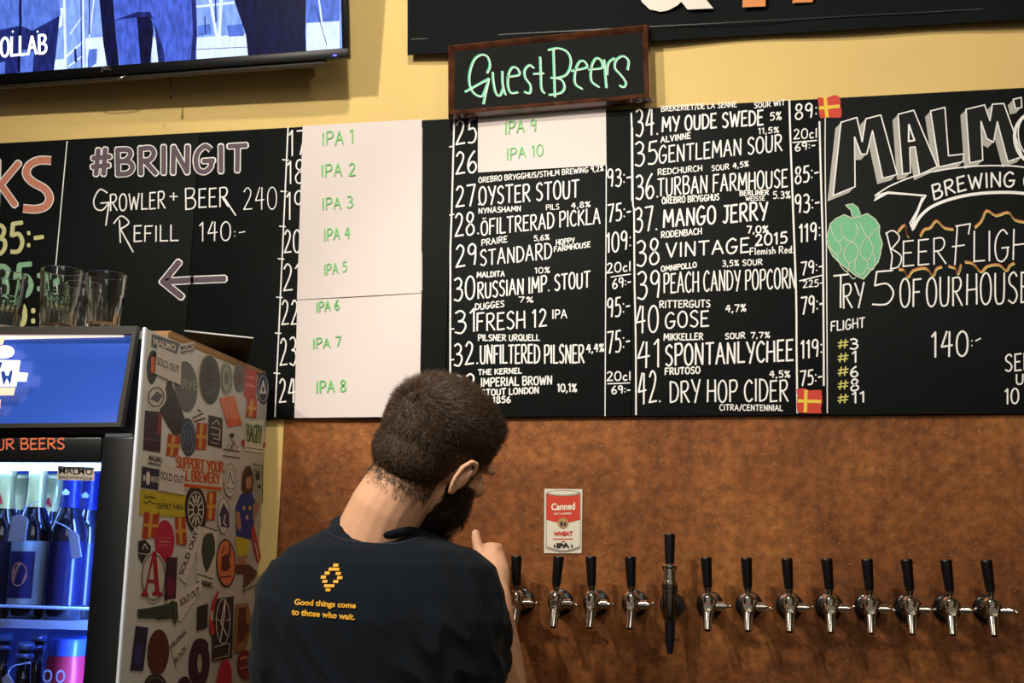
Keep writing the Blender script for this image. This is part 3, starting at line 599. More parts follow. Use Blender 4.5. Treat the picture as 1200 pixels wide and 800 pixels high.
g_bg, g_lt, g_mid, g_den, g_dk, g_dd, g_w = glow('haze', (132, 165, 245), 1.15, .25), glow('pale', (205, 222, 255), 1.3, .12), glow('mid', (88, 120, 220), 1.05, .3), glow('denim', (74, 100, 214), 1.05, .38), glow('dark_denim', (34, 44, 120), .9, .45), glow('near_black', (12, 16, 62), .9, .5), glow('white', (250, 252, 255), 1.7)
Z = lambda a, b: (a / 5.4545, b / 5.4545)
def lay_(pls, m, off, name='picture_patch'):
    for p in pls:
        i = Ink(PT, off)
        if isinstance(p, tuple): i.line(p[0], p[1])
        else: i.poly([(a, b + (6 if b > 84 - .0877 * a else 0)) for a, b in p])      # run on under the bezel
        i.build(name, m, scr)
u0, u1_, v0_, v1_ = bz, TW - bz, bb_, TH - bz
scr = vf('screen_image', [tvp(u0, v0_, -.0006), tvp(u1_, v0_, -.0006), tvp(u1_, v1_, -.0006), tvp(u0, v1_, -.0006)], [(0, 1, 2, 3)], g_bg, tv)
T0 = -60
lay_([[(68, T0), (118, T0), (124, 78), (64, 83)], [(232, T0), (282, T0), (292, 63), (231, 69)], [(360, T0), (400, T0), (400, 52), (360, 56)]], g_bg, .0)
lay_([[(229, 44), (288, 40), (292, 63), (231, 69)], [(359, 27), (398, 25), (398, 53), (359, 56)], [(100, 45), (122, 43), (126, 74), (101, 78)], [(64, 70), (76, 69), (76, 82), (63, 83)], [(176, 36), (190, 60), (188, 70), (178, 71)], [(66, 10), (74, 9), (73, 30), (68, 34)]], g_lt, .0003)
lay_([[(266, 30), (284, 28), (286, 42), (268, 43)], [(232, 30), (246, 28), (248, 40), (232, 42)], [(359, T0), (398, T0), (398, 24), (359, 27)], [(102, 58), (114, 57), (113, 74), (103, 75)]], g_mid, .0004)
lay_([([(97, T0), (98, 79)], 2.2), ([(82, 40), (96, 20)], 1.4), ([(78, 66), (96, 50)], 2.4), ([(80, 78), (96, 66)], 2.2), ([(110, 0), (101, 77)], 1.6), ([(229, 8), (274, 3)], 2.6), ([(236, T0), (258, 66)], 3.4), ([(262, T0), (256, 60)], 4), ([(366, T0), (381, 54)], 2.0), ([(229, 50), (288, 46)], 1.0), ([(229, 56), (288, 52)], 1.0), ([(74, T0), (77, 82)], 3)], g_lt, .0006)
lay_([([(94.5, T0), (95.5, 79)], 1.2), ([(104, T0), (105, 40)], 1.5), ([(252, T0), (253, 26)], 1.6), ([(229, 58), (290, 55)], .8), ([(383, 53), (369, 5)], .8), ([(88, 58), (89, 72)], 3), ([(240, 20), (241, 40)], 1.4)], g_dk, .0008)
# three standing figures, cropped above the knee, as they appear in the broadcast
lay_([[(-120, T0), (64, T0), (71, 18), (38, 36), (24, 30), (0, 36), (-120, 44)]], g_mid, .0010)
lay_([[(-120, 40), (0, 34), (24, 30), (38, 36), (70, 18), (66, 60), (62, 84), (-120, 104)]], g_dk, .0010)
lay_([[(26, 58), (40, 60), (38, 84), (18, 87)], [(-4, 74), (6, 72), (6, 88), (-4, 89)]], g_mid, .0012)
lay_([([(23, T0), (24, 26), (22, 84)], 3)], g_dd, .0012)
lay_([[(111, T0), (128, T0), (138, 60), (140, 74), (126, 76), (121, 50)], [(160, 16), (178, 20), (180, 36), (176, 70), (160, 73), (158, 40)], [(272, T0), (360, T0), (358, 40), (359, 55), (291, 62), (288, 40), (275, 2)]], g_dd, .0010)
lay_([[(128, T0), (228, T0), (231, 40), (229, 68), (196, 72), (184, 45), (176, 18), (160, 18), (162, 40), (165, 70), (141, 74), (136, 45)]], g_den, .0011)
lay_([[(133, 24), (160, 14), (176, 14), (181, 24), (176, 20), (162, 20)], [(181, 26), (192, 60), (194, 71), (186, 72), (183, 50)], [(222, T0), (228, T0), (231, 40), (229, 68), (223, 68), (226, 40)]], g_dk, .0013)
i = Ink(PT, .0015); write(i, 'COLLAB', -10, 67, 54, 62, 21, 3.0, gap=18, jit=0); i.build('lettering', g_w, scr)
i = Ink(PT, .0013); i.ell(15, 37, 1.2, 1.2); i.ell(44, 37, 1.2, 1.2); i.build('picture_patch', g_w, scr)
# ================================================================== fridge
YF = -.475
XS = P(315.5, 434, -.035).x
YF = Plane((XS, 0, 0), (1, 0, 0)).at(170, 385).y
NZ = P(166, 384, YF).z; m_fblk = mat('fridge_black', (17, 17, 19), .38, noise=.2, nscale=8)
m_fw = mat('fridge_enamel', (174, 168, 154), .45, noise=.08, nscale=9, bump=.05, bscale=40)
FW = .60; X0 = XS - FW; YBK = -.035
print('FRIDGE', XS, YF)
fr_ = thing('display_fridge', (XS - FW / 2, (YF + YBK) / 2, 0), 'tall glass-door display fridge with lit blue header and a side wall covered in stickers', 'fridge')
PF = Plane((0, YF, 0), (0, 1, 0)); PX = Plane((XS, 0, 0), (1, 0, 0))
yd = YF + .035                                      # front face of the cabinet behind door and header
boxo('side_panel', (XS - .004, YF + .0075, .06), (XS, YBK, NZ), m_fw, fr_, bevel=.0015)
boxo('side_core', (XS - .028, yd, .06), (XS - .0042, YBK, NZ - .002), m_fblk, fr_)
boxo('side_panel', (X0, yd, .06), (X0 + .028, YBK, NZ), m_fw, fr_, bevel=.003)
boxo('back_panel', (X0 + .029, YBK - .02, .06), (XS - .029, YBK, NZ), m_fw, fr_)
boxo('top_panel', (X0 + .029, yd, NZ - .03), (XS - .029, YBK - .021, NZ - .002), m_fw, fr_)
boxo('plinth', (X0 + .01, yd + .02, 0), (XS - .01, YBK, .0595), m_fblk, fr_)
boxo('edge_trim', (XS - .0042, YF - .001, .06), (XS + .0008, YF + .0072, NZ + .001), mat('white_edge_trim', (214, 220, 228), .3), fr_, bevel=.0015)
# header
fx = lambda px, py=460: PF.at(px, py).x
fz = lambda py, px=100: PF.at(px, py).z
zh0, zh1 = fz(508, 100), NZ
hx1 = XS - .0046
hb = boxo('header_housing', (X0, YF + .022, zh0 + .001), (hx1, yd - .0005, zh1), m_fblk, fr_, bevel=.002)
PH = Plane((0, YF - .004, 0), (0, 1, 0))
m_hdr = mat('header_backlit_blue', (30, 60, 150), .25, emis=.42, ecol=(62, 104, 200), coat=.3, noise=.0)
hq = [PH.at(-190, 392), PH.at(155, 391.5), PH.at(137, 495), PH.at(-190, 498)]
n = 10; V = []
for r in range(n + 1):
    v = r / n
    for u in (0, 1):
        p = hq[0].lerp(hq[3], v) if u == 0 else hq[1].lerp(hq[2], v)
        V.append(p + Vector((0, .012 * math.sin(v * math.pi) ** .7 + .014 * max(0, .16 - v) / .16, 0)))
vf('header_panel', V, [(2 * r, 2 * r + 1, 2 * r + 3, 2 * r + 2) for r in range(n)], m_hdr, fr_, smooth=True)
boxo('header_highlight', (hq[0].x + .05, YF + .004, hq[0].z - .0115), (hq[1].x - .02, YF + .009, hq[0].z - .0015), mat('highlight_glow', (255, 232, 214), .5, emis=1.0), fr_, bevel=.002)  # glowing strip added to imitate ceiling lights reflected along the panel top
i = Ink(PH, .0); m_bez = mat('header_bezel', (96, 92, 84), .35)
def frame_(name, outer, inner, y0, y1, m):
    V = [Vector((p.x, y, p.z)) for y in (y0, y1) for l in (outer, inner) for p in l]; Fc = []
    for k in range(4):
        j = (k + 1) % 4; Fc += [(k, j, 4 + j, 4 + k), (8 + k, 12 + k, 12 + j, 8 + j), (k, 8 + k, 8 + j, j), (4 + k, 4 + j, 12 + j, 12 + k)]
    return vf(name, V, Fc, m, fr_)
frame_('header_bezel', [PH.at(-200, 384), PH.at(161.5, 382), PH.at(142, 500), PH.at(-200, 503)], hq, YF - .006, YF + .006, m_bez if False else mat('header_frame', (66, 64, 60), .4))
m_hw = mat('header_white', (255, 244, 236), .5, emis=1.0); m_hp = mat('header_peach', (250, 200, 170), .5, emis=.8)
PH2 = Plane((0, YF + .004, 0), (0, 1, 0))
i = Ink(PH, .006); 
for q_ in ([(-60, 394), (6, 395), (3, 404), (-60, 404)], [(-60, 454), (18, 454), (16, 463), (-60, 464)], [(-60, 468), (1, 468), (0, 479), (-60, 480)]):
    i = Ink(PH, .006); i.poly(q_); i.build('header_emblem', m_hp, fr_)
i = Ink(PH, .007); i.ell(6, 412, 11, 7.5); i.poly([(-60, 405), (5, 405), (5, 420), (-60, 420)]); i.poly([(-60, 421), (24, 422), (22, 436), (33, 437), (31, 447), (20, 447), (19, 453), (-60, 453)]); i.build('header_emblem', m_hw, fr_)
i = Ink(PH, .008); i.poly([(1, 436), (4, 452), (8, 443), (12, 451), (15, 434), (12, 434), (10, 440), (7, 440), (5, 434)]); i.poly([(-4, 424), (3, 424), (0, 433), (-4, 433)]); i.build('header_emblem', mat('header_blue_ink', (36, 70, 160), .5, emis=.35), fr_)
# door: frame, lettering, glass
zt, zb = fz(512, 100), .10
gx1 = PF.at(112.5, 600).x; gz1 = PF.at(60, 541).z; gz0 = .25; gx0 = X0 + .045
door = boxo('door', (gx1, YF, zb), (hx1, yd - .001, zt), m_fblk, fr_, bevel=.003)     # right stile; the rest are its rails
boxo('door_rail', (X0, YF, gz1), (gx1 - .0005, yd - .001, zt), m_fblk, door, bevel=.003)
boxo('door_rail', (X0, YF, zb), (gx1 - .0005, yd - .001, gz0), m_fblk, door, bevel=.003)
boxo('door_stile', (X0, YF, gz0 + .0005), (gx0, yd - .001, gz1 - .0005), m_fblk, door, bevel=.003)
boxo('hinge_cover', (hx1 - .05, YF + .002, zt + .0003), (hx1 - .006, YF + .02, zh0 + .0005), mat('steel_trim', (150, 156, 170), .3, metal=.8), fr_)
i = Ink(PF, .0008); write(i, 'YOUR BEERS', -27, 527, 75, 525.5, 12, 1.9, gap=16); i.build('lettering', mat('orange_marker', (232, 120, 80), .6, emis=.05), door)
m_pane = bpy.data.materials.new('door_glass'); m_pane.use_nodes = True; nt = m_pane.node_tree; nt.nodes.clear()
o_ = nt.nodes.new('ShaderNodeOutputMaterial'); mx = nt.nodes.new('ShaderNodeMixShader'); t_ = nt.nodes.new('ShaderNodeBsdfTransparent'); g_ = nt.nodes.new('ShaderNodeBsdfGlossy'); fz_ = nt.nodes.new('ShaderNodeFresnel')
t_.inputs[0].default_value = (.93, .96, 1, 1); g_.inputs['Roughness'].default_value = .03; fz_.inputs[0].default_value = 1.45
nt.links.new(fz_.outputs[0], mx.inputs[0]); nt.links.new(t_.outputs[0], mx.inputs[1]); nt.links.new(g_.outputs[0], mx.inputs[2]); nt.links.new(mx.outputs[0], o_.inputs[0])
boxo('glass_pane', (gx0 + .001, YF + .012, gz0 + .001), (gx1 - .001, YF + .016, gz1 - .001), m_pane, door)
m_stw = mat('sticker_white', (204, 194, 178), .5); m_ink = mat('sticker_black', (26, 26, 28), .5)
PG = Plane((0, YF + .012, 0), (0, 1, 0))
i = Ink(PG, .0008); i.poly([(67.5, 545.5), (111, 547), (110, 563), (66.5, 562)]); st = i.build('sticker', m_stw, door, 'small white sticker with black capitals on the door glass')
i = Ink(PG, .0013); print_(i, 'MALMO', 69, 555, 108.5, 556.3, 7.5, bold=.012); print_(i, 'BREWINGco', 69, 561, 108, 562, 4, bold=.008); i.build('lettering', m_ink, st)
# interior
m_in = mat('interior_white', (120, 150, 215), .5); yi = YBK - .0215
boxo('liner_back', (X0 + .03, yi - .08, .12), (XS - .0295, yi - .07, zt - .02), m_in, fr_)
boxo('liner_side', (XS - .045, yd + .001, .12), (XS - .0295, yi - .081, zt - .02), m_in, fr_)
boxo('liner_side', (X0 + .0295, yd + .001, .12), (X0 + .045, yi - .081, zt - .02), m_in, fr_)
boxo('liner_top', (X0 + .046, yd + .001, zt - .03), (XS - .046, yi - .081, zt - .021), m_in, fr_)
m_led = mat('led_strip', (150, 180, 255), .5, emis=110, ecol=(120, 165, 255))
boxo('led_strip', (XS - .0585, yd + .006, .2), (XS - .046, yd + .013, zt - .06), m_led, fr_)
boxo('led_strip', (X0 + .06, yd + .002, zt - .048), (XS - .07, yd + .010, zt - .036), mat('led_strip_top', (150, 180, 255), .5, emis=34, ecol=(140, 180, 255)), fr_)
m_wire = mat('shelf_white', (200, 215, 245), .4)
YS = YF + .047
zs1 = P(50, 727, YS).z; zs2 = zs1 - .30; zs3 = zs2 - .30; zs0 = zs1
for z in (zs1, zs2, zs3):
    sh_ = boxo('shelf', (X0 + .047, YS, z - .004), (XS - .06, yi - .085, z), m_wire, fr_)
    boxo('shelf_lip', (X0 + .047, YS - .005, z - .012), (XS - .06, YS - .0004, z + .001), m_wire, sh_, bevel=.001)
    bm = bmesh.new(); tube(bm, [(X0 + .05, YS - .002, z + .022), (XS - .075, YS - .002, z + .020)], .0022, 8); tube(bm, [(XS - .075, YS - .002, z + .020), (XS - .075, YS - .002, z + .001)], .0022, 8); bmo('shelf_rail', bm, m_wire, sh_, smooth=True)
# ---- bottles
m_bgl = mat('dark_bottle_glass', (18, 14, 20), .08, spec=.6, coat=.4); m_gold = mat('gold_foil', (196, 190, 120), .3, metal=.35); m_bluef = mat('blue_foil', (24, 34, 96), .35, metal=.3)
m_tag = mat('price_tag', (210, 216, 232), .7)
def bottle_mesh(h=.236, r=.0305, rn=.0135):
    return [(0, .0005), (r * .9, .0005), (r, .006), (r, h * .54), (r * .97, h * .60), (r * .75, h * .68), (rn * 1.15, h * .76), (rn, h * .84), (rn, h * .955), (rn + .0012, h * .96), (rn + .0012, h * .995), (rn * .5, h), (0, h)]
def bottle(px, Y, kind, label, z=None, h=.236):
    z = zs1 if z is None else z
    x = P(px, 640, Y).x; t = thing('beer_bottle', (x, Y, z), label, 'bottle', 'bottles on the upper fridge shelf'); pr = bottle_mesh(h)
    bm = bmesh.new(); lathe(bm, pr, (x, Y, z), n=20); bmo('glass_body', bm, m_bgl, t, smooth=True)
    gap = .0006; mf = m_gold if kind != 'blue' else m_bluef
    bm = bmesh.new(); fo = [(r_ + gap, hh) for r_, hh in pr if hh > h * .70 and r_ > .01]
    lo_ = h * (.66 if kind == 'A' else .72)
    lathe(bm, [(.0225 if kind == 'A' else .0175, lo_)] + fo + [(.0142, h + .0008), (0, h + .0012)], (x, Y, z), n=20); f_ = bmo('neck_foil', bm, mf, t, smooth=True)
    ls = Plane((x, Y - .0140, 0), (0, 1, 0)); cz = lambda d: None
    if kind == 'A':
        i = Ink(PlaneXZ(x, Y - .0165, z + h * .80)); print_(i, 'A', -.0075, .007, .0075, .007, .016, bold=.06, ux=0); o2 = i.build('emblem', mat('emblem_red', (196, 24, 40), .5), t)
    if kind == 'blue':
        i = Ink(PlaneXZ(x, Y - .0152, z + h * .85)); i.poly([(-.007, 0), (0, -.006), (.007, 0), (.005, .004), (-.005, .004)]); i.build('emblem', mat('emblem_pale', (170, 185, 220), .5), t)
        bm = bmesh.new(); lathe(bm, [(.0178, h * .715), (.0185, h * .72), (.0178, h * .73)], (x, Y, z), n=20); bmo('foil_edge', bm, m_gold, t, smooth=True)
    # body label
    bm = bmesh.new(); R = .0305 + .0005; n = 16; vs = []
    for k in range(n + 1):
        a = -math.pi / 2 + (k / n - .5) * 3.9
        vs.append([bm.verts.new((x + R * math.cos(a), Y + R * math.sin(a), z + hh)) for hh in (h * .10, h * .52)])
    for a, b in zip(vs[:-1], vs[1:]): bm.faces.new((a[0], b[0], b[1], a[1]))
    ml = {'A': mat('label_slate', (30, 32, 60), .22), 'tag': mat('label_pale', (176, 188, 186), .5), 'blue': mat('label_navy', (26, 26, 60), .2), 'gold': mat('label_pale', (176, 188, 186), .5)}[kind]
    lb = bmo('body_label', bm, ml, t, smooth=True)
    if kind in ('tag', 'gold'):
        def curv(u0, u1, v0, v1, m_, R2):
            bm = bmesh.new(); vs = []
            for k in range(9):
                a = -math.pi / 2 + (u0 + (u1 - u0) * k / 8); vs.append([bm.verts.new((x + R2 * math.cos(a), Y + R2 * math.sin(a), z + hh)) for hh in (v0, v1)])
            for a, b in zip(vs[:-1], vs[1:]): bm.faces.new((a[0], b[0], b[1], a[1]))
            bmo('label_print', bm, m_, lb, smooth=True)
        curv(-.75, .75, h * .14, h * .45, mat('label_dark', (30, 30, 84), .5), R + .0004)
        bm = bmesh.new(); vs = [bm.verts.new((x + (R + .0009) * math.sin(.45 * math.cos(a)), Y - (R + .0009) * math.cos(.45 * math.cos(a)), z + h * .30 + .019 * math.sin(a))) for a in [2 * math.pi * k / 20 for k in range(20)]]
        bm.faces.new(vs); bmo('label_print', bm, mat('label_orange', (206, 140, 110), .5), lb)
    else:
        i = Ink(PlaneXZ(x, Y - .0330, z + h * .36)); print_(i, 'IPA' if kind == 'A' else 'ALE', -.012, .004, .012, .004, .012, bold=.02); 
        if False: i.build('label_print', m_tag, lb)
    return t
class PlaneXZ:
    """local upright plane: x to the right, y downwards, metres"""
    def __init__(s, x, y, z): s.c = (x, y, z)
    def at(s, a, b, off=0): return Vector((s.c[0] + a, s.c[1] - off, s.c[2] - b))
yA, yB2 = YS + .036, YS + .052
bottle(1, yA, 'A', 'gold-necked bottle with red letter A at the left end of the upper fridge shelf')
bottle(19.5, yB2 + .062, 'gold', 'gold-necked bottle set back between the left pair on the upper fridge shelf')
bt = bottle(37.5, yA - .001, 'tag', 'gold-necked bottle with a slanted price tag and pale label with an orange disc')
bottle(58.5, yB2 + .062, 'A', 'gold-necked bottle with red letter A just right of the tagged pale-label bottle')
bottle(78, yA, 'blue', 'blue-necked bottle with a bright white tag at its shoulder')
bottle(101, yA + .065, 'blue', 'blue-necked bottle at the right end of the upper fridge shelf')
def hang_tag(pxs, Y, label, string):
    PTg = Plane((0, Y, 0), (0, 1, 0)); f = [PTg.at(*p) for p in pxs]; b = [p + Vector((0, .0008, 0)) for p in f]; n = len(f)
    t = thing('price_tag', sum(f, Vector()) / n, label, 'tag')
    vf('card', f + b, [tuple(range(n)), tuple(reversed(range(n, 2 * n)))] + [(k, (k + 1) % n, n + (k + 1) % n, n + k) for k in range(n)], m_tag, t)
    bm = bmesh.new(); tube(bm, [PTg.at(*p) for p in catmull(string, 4)], .0007, 6); bmo('string', bm, m_tag, t, smooth=True)
hang_tag([(14, 605), (24, 602), (33, 608), (29, 635), (9, 634)], YF + .034, 'slanted white card tag tied to the gold-necked bottle', [(26, 604), (30, 594), (38, 590), (46, 586)])
hang_tag([(80, 622), (87, 621), (92, 628), (95.5, 652), (84, 655.5)], YF + .034, 'bright white card tag tied to the blue-necked bottle', [(84, 622), (76, 616), (64, 611)])
# lower shelf: swing-top bottles and red cans
m_redcan = mat('can_red', (176, 34, 60), .35, metal=.2); m_canblue = mat('can_lid_blue', (60, 90, 190), .3, metal=.3); m_steel = mat('bottle_steel', (150, 170, 210), .25, metal=.7)
def can(px, Y, label, ytop=748):
    x = P(px, 770, Y).x; ztop_ = P(px, ytop, Y).z; hh = ztop_ - zs2 - .0005
    t = thing('beer_jar', (x, Y, zs2 + .0005), label, 'can', 'red cans on the lower fridge shelf'); r = .031
    bm = bmesh.new(); lathe(bm, [(0, 0), (r * .85, 0), (r, .006), (r, hh - .035), (r * .93, hh - .026), (0, hh - .026)], (x, Y, zs2 + .0005), n=24); bmo('body', bm, m_redcan, t, smooth='a')
    bm = bmesh.new(); lathe(bm, [(0, hh - .0255), (r * .96, hh - .0255), (r * .99, hh - .003), (r * .94, hh), (0, hh)], (x, Y, zs2 + .0005), n=24); bmo('lid', bm, m_canblue, t, smooth='a')
    i = Ink(PlaneXZ(x, Y - r - .0012, zs2 + hh - .055)); 
    for q_ in range(2): i.ring(-.012 + .022 * q_, 0, .0065, .0085, .003)
    i.build('print', m_tag, t)
can(79, YF + .085, 'red can with a broad blue lid at the right of the lower fridge shelf'); can(103, YF + .148, 'red can half hidden by the door frame on the lower fridge shelf', 745)
def slim(px, Y, ytop, label):
    x = P(px, 770, Y).x; hh = P(px, ytop, Y).z - zs2
    t = thing('beer_bottle', (x, Y, zs2), label, 'bottle', 'slim bottles on the lower fridge shelf')
    bm = bmesh.new(); lathe(bm, [(0, .0005), (.025, .0005), (.0262, .006), (.0262, hh * .5), (.022, hh * .62), (.0115, hh * .78), (.0105, hh * .95), (0, hh * .95)], (x, Y, zs2), n=20); bmo('glass_body', bm, m_bgl, t, smooth=True)
    bm = bmesh.new(); lathe(bm, [(0, hh * .951), (.0125, hh * .951), (.0145, hh * .97), (.0125, hh * .995), (0, hh)], (x, Y, zs2), n=20); bmo('crown_cap', bm, m_steel, t, smooth=True)
    bm = bmesh.new(); lathe(bm, [(.0120, hh * .90), (.0140, hh * .905), (.0140, hh * .925), (.0120, hh * .93)], (x, Y, zs2), n=20); bmo('neck_ring', bm, m_steel, t, smooth=True)
slim(3, YF + .150, 741, 'slim capped bottle at the left end of the lower fridge shelf'); slim(29, YF + .09, 751, 'slim capped bottle in the middle of the lower fridge shelf'); slim(43, YF + .152, 741, 'slim capped bottle set back beside the red cans')
hang_tag([(2, 795), (9, 788), (16, 800), (6, 815)], YF + .034, 'small white card tag on the lower fridge shelf', [(9, 790), (14, 781), (24, 778), (35, 776)])
# ================================================================== stickers on the fridge side
def cs(n_, rgb, r=.5): return mat('sticker_' + n_, rgb, r, noise=.12, nscale=60)
SLAY = [0]
def sticker(shape, geo, m, label=None, lift=None):
    SLAY[0] += 1; off = .0004 + SLAY[0] * .00002 if lift is None else lift
    i = Ink(PX, off)
    if shape == 'e': i.ell(*geo)
    else: i.poly(geo)
    o = i.build('sticker', m, fr_, label); o['lift'] = off; return o, off
def sub(o, m, f, name='print', d=.0003):
    i = Ink(PX, o[1] + d); f(i); i.build(name, m, o[0])
def ptxt(t, x0_, y0_, x1_, y1_, h, bold=.03, **k): return lambda i: print_(i, t, x0_, y0_, x1_, y1_, h, bold=bold, **k)
c_cream, c_dk, c_gr, c_navy, c_red, c_or, c_yel, c_pink, c_brn, c_grn = cs('cream', (214, 204, 184)), cs('charcoal', (38, 38, 42)), cs('slate_grey', (92, 94, 92)), cs('navy', (30, 38, 66)), cs('red', (176, 48, 42)), cs('orange', (214, 112, 70)), cs('mustard', (196, 172, 40)), cs('crimson', (186, 36, 66)), cs('brown', (84, 44, 40)), cs('hop', (46, 66, 54))
c_pale = cs('pale_green', (150, 152, 124)); c_pur = cs('purple', (50, 26, 52))
s_ = sticker('p', [(178, 391), (211, 402), (207, 416), (177, 406)], c_gr); sub(s_, c_cream, ptxt('MALMO', 180, 403.5, 206, 411.5, 8))
s_ = sticker('p', [(211, 403), (228, 400.5), (228.5, 413), (211, 415)], m_stw); sub(s_, m_ink, ptxt('MALMO', 212, 410, 227.5, 407.5, 5, .012)); sub(s_, m_ink, ptxt('BREWING', 212, 414, 227.5, 411.5, 2.6, .03))
s_ = sticker('e', (178.5, 430, 6.5, 20, .05), c_dk); sub(s_, c_or, lambda i: i.poly([(177, 418), (182, 418), (181, 438), (177, 436)]))
s_ = sticker('e', (218, 453, 13.5, 30, -.05), c_gr); sub(s_, c_pale, ptxt('IRVE', 211.5, 454.5, 231, 457, 11, 0.01))
s_ = sticker('p', [(196, 447), (200, 446), (218, 494), (207, 515), (197, 500), (187, 482)], c_dk)
s_ = sticker('e', (183, 465, 12, 15, .2), c_cream); sub(s_, c_gr, lambda i: (i.ring(183, 465, 9, 11, 1.6, rot=.2), i.poly([(176, 467), (184, 458), (191, 463), (185, 472)])))
s_ = sticker('e', (183.5, 401, .1, .1, 0), c_cream)
s_ = sticker('e', (245.5, 444.5, 13, 29.5, -.03), mat('gold_rim', (170, 150, 70), .5)); 
s_ = sticker('e', (246, 445, 12.2, 28.8, -.03), c_dk); sub(s_, c_brn, ptxt('HALF', 240, 438, 250, 434, 6)); sub(s_, c_brn, ptxt('HOUR', 240.5, 449, 251, 446, 8)); sub(s_, c_gr, lambda i: i.line([(242, 461.25), (253, 456.25)], 1.22))
s_ = sticker('e', (265.5, 443.5, 7.6, 20, -.03), c_pale); sub(s_, c_gr, lambda i: (i.ring(265.5, 443.5, 5.6, 16, 1.5), i.ell(265.5, 443, 2.6, 8)))
s_ = sticker('e', (280.5, 443, 6.6, 17.3, -.03), c_gr); sub(s_, c_brn, lambda i: (i.ring(280.5, 443, 4.8, 13, .9), i.ell(280.5, 443, 3, 8)))
s_ = sticker('p', [(287, 430.5), (301, 436), (300, 470), (285.5, 464)], c_red); sub(s_, cs('rose', (214, 120, 106)), lambda i: i.line([(289, 450.0), (298, 453.0)], 2.80)); sub(s_, cs('rose', (214, 120, 106)), lambda i: i.line([(290, 440.5), (298, 443.5)], 1.75))
s_ = sticker('e', (308.3, 455, 7.3, 18.5, -.02), c_navy); sub(s_, c_cream, lambda i: (i.ring(308.3, 455, 5.6, 15, .5), i.poly([(304, 461), (308.5, 444), (312.5, 461)]))); sub(s_, c_navy, lambda i: i.ell(308.4, 456, 1.3, 3.5), d=.0006)
SW = (215, 204, 186)
s_ = sticker('p', [(184, 405), (213, 418), (211.5, 451), (181.5, 437.5)], m_stw, lift=.0024); sub(s_, m_ink, ptxt('SOLD OUT', 184, 427, 210, 438, 9, .005))
s_ = sticker('p', [(257, 466), (275, 463.5), (284, 498), (267, 501)], c_or); sub(s_, cs('deep_orange', (206, 84, 36)), lambda i: i.poly([(265, 490), (272, 489), (276, 491), (281, 488.5), (284, 497), (267.5, 500)]))
# flags
m_fr = cs('dull_red', (176, 66, 38)); m_fy = cs('dull_yellow', (206, 150, 60))
def sflag(cx, cy, w_, h_, rot, cs_=(-.05, 0)):
    SLAY[0] += 1; flag(PX, fr_, cx, cy, w_, h_, rot, off=.0004 + SLAY[0] * .00002, cs=cs_, mr=m_fr, my=m_fy, name='sticker')
sflag(295, 478, 12, 22, .1); 
s_ = sticker('p', [(170, 480.5), (190, 483), (188, 530), (167.5, 527)], c_pur); sub(s_, cs('dull_crimson', (130, 40, 52)), lambda i: i.poly([(185, 484), (190, 485), (189, 508), (184, 510)])); sub(s_, c_gr, lambda i: i.line([(171, 514.3), (184, 516.3)], 1.19))
s_ = sticker('p', [(225, 490), (232, 478), (241, 486), (240, 495), (231, 497)], m_stw); sub(s_, m_ink, lambda i: (i.line([(226, 490), (238, 484)], 1.6), i.line([(228, 494), (240, 490)], 1.8), i.line([(232, 480), (235, 482)], 2)))
sflag(203, 522, 15, 25, .12); sflag(236, 511.5, 13, 31, .06)
s_ = sticker('e', (220.5, 512, 9.3, 22.5, -.05), cs('blue_grey', (50, 66, 84))); sub(s_, cs('light_blue_grey', (104, 124, 136)), lambda i: (i.ring(220.5, 512, 7, 17.5, .9), i.ring(220.5, 512, 4, 9.5, .8), i.line([(219, 507), (222, 511), (219, 516)], 1)))
s_ = sticker('p', [(244.5, 486), (261, 490), (260, 525), (243.5, 521)], c_dk); sub(s_, c_cream, lambda i: (i.line([(247, 500), (258, 503), (257, 516)], .9), i.line([(249, 497), (254, 492), (257, 498)], .9), i.line([(248, 508), (256, 510)], 1), i.line([(250, 513), (256, 515)], 1), i.line([(247, 518), (256, 520)], .6)))
s_ = sticker('e', (272, 514, .1, .1, 0), c_dk); sub(s_, m_ink, lambda i: (i.ell(272, 510, 2.4, 3), i.line([(271, 515), (275, 519), (269, 526)], 1), i.ring(269, 524, 3, 3.5, .5), i.ring(275, 524, 3, 3.5, .5), i.line([(262, 526), (281, 529)], 1.2), i.line([(262, 533.5), (281, 536.5)], 1.2)))
s_ = sticker('p', [(288.5, 494), (309, 491), (309, 531), (286.5, 528)], cs('faded_cream', (206, 200, 170))); sub(s_, cs('green_ink', (72, 92, 48)), lambda i: (write(i, 'BAGBY', 289.5, 517, 306.5, 519, 20, 1.5, gap=14), i.line([(288, 524), (308, 527)], .7))); sub(s_, c_red, lambda i: (i.poly([(283, 516), (287, 514), (286.5, 522), (284, 522)]), i.poly([(308, 519), (311.5, 517), (311, 523), (308, 525)])))
s_ = sticker('p', [(174, 531.5), (189, 534), (187.5, 546), (173, 543)], m_stw); sub(s_, m_ink, ptxt('MALMO', 174.5, 539, 190, 542.5, 6.5, .03)); sub(s_, m_ink, ptxt('BREWING', 174.5, 543.5, 189, 546.5, 3, .02))
s_ = sticker('p', [(166.5, 546), (187, 550), (185, 574), (165, 571)], c_navy); sub(s_, c_cream, lambda i: (print_(i, 'I', 168, 563, 170, 563.2, 6.5, .06), i.ell(173.5, 560, 2.7, 8), print_(i, 'BEER', 177.5, 564.5, 190, 566, 6.5, .01)))
s_ = sticker('p', [(206, 534), (262, 545), (261, 576), (209, 572)], cs('support_cream', (206, 192, 166)), lift=.0010)
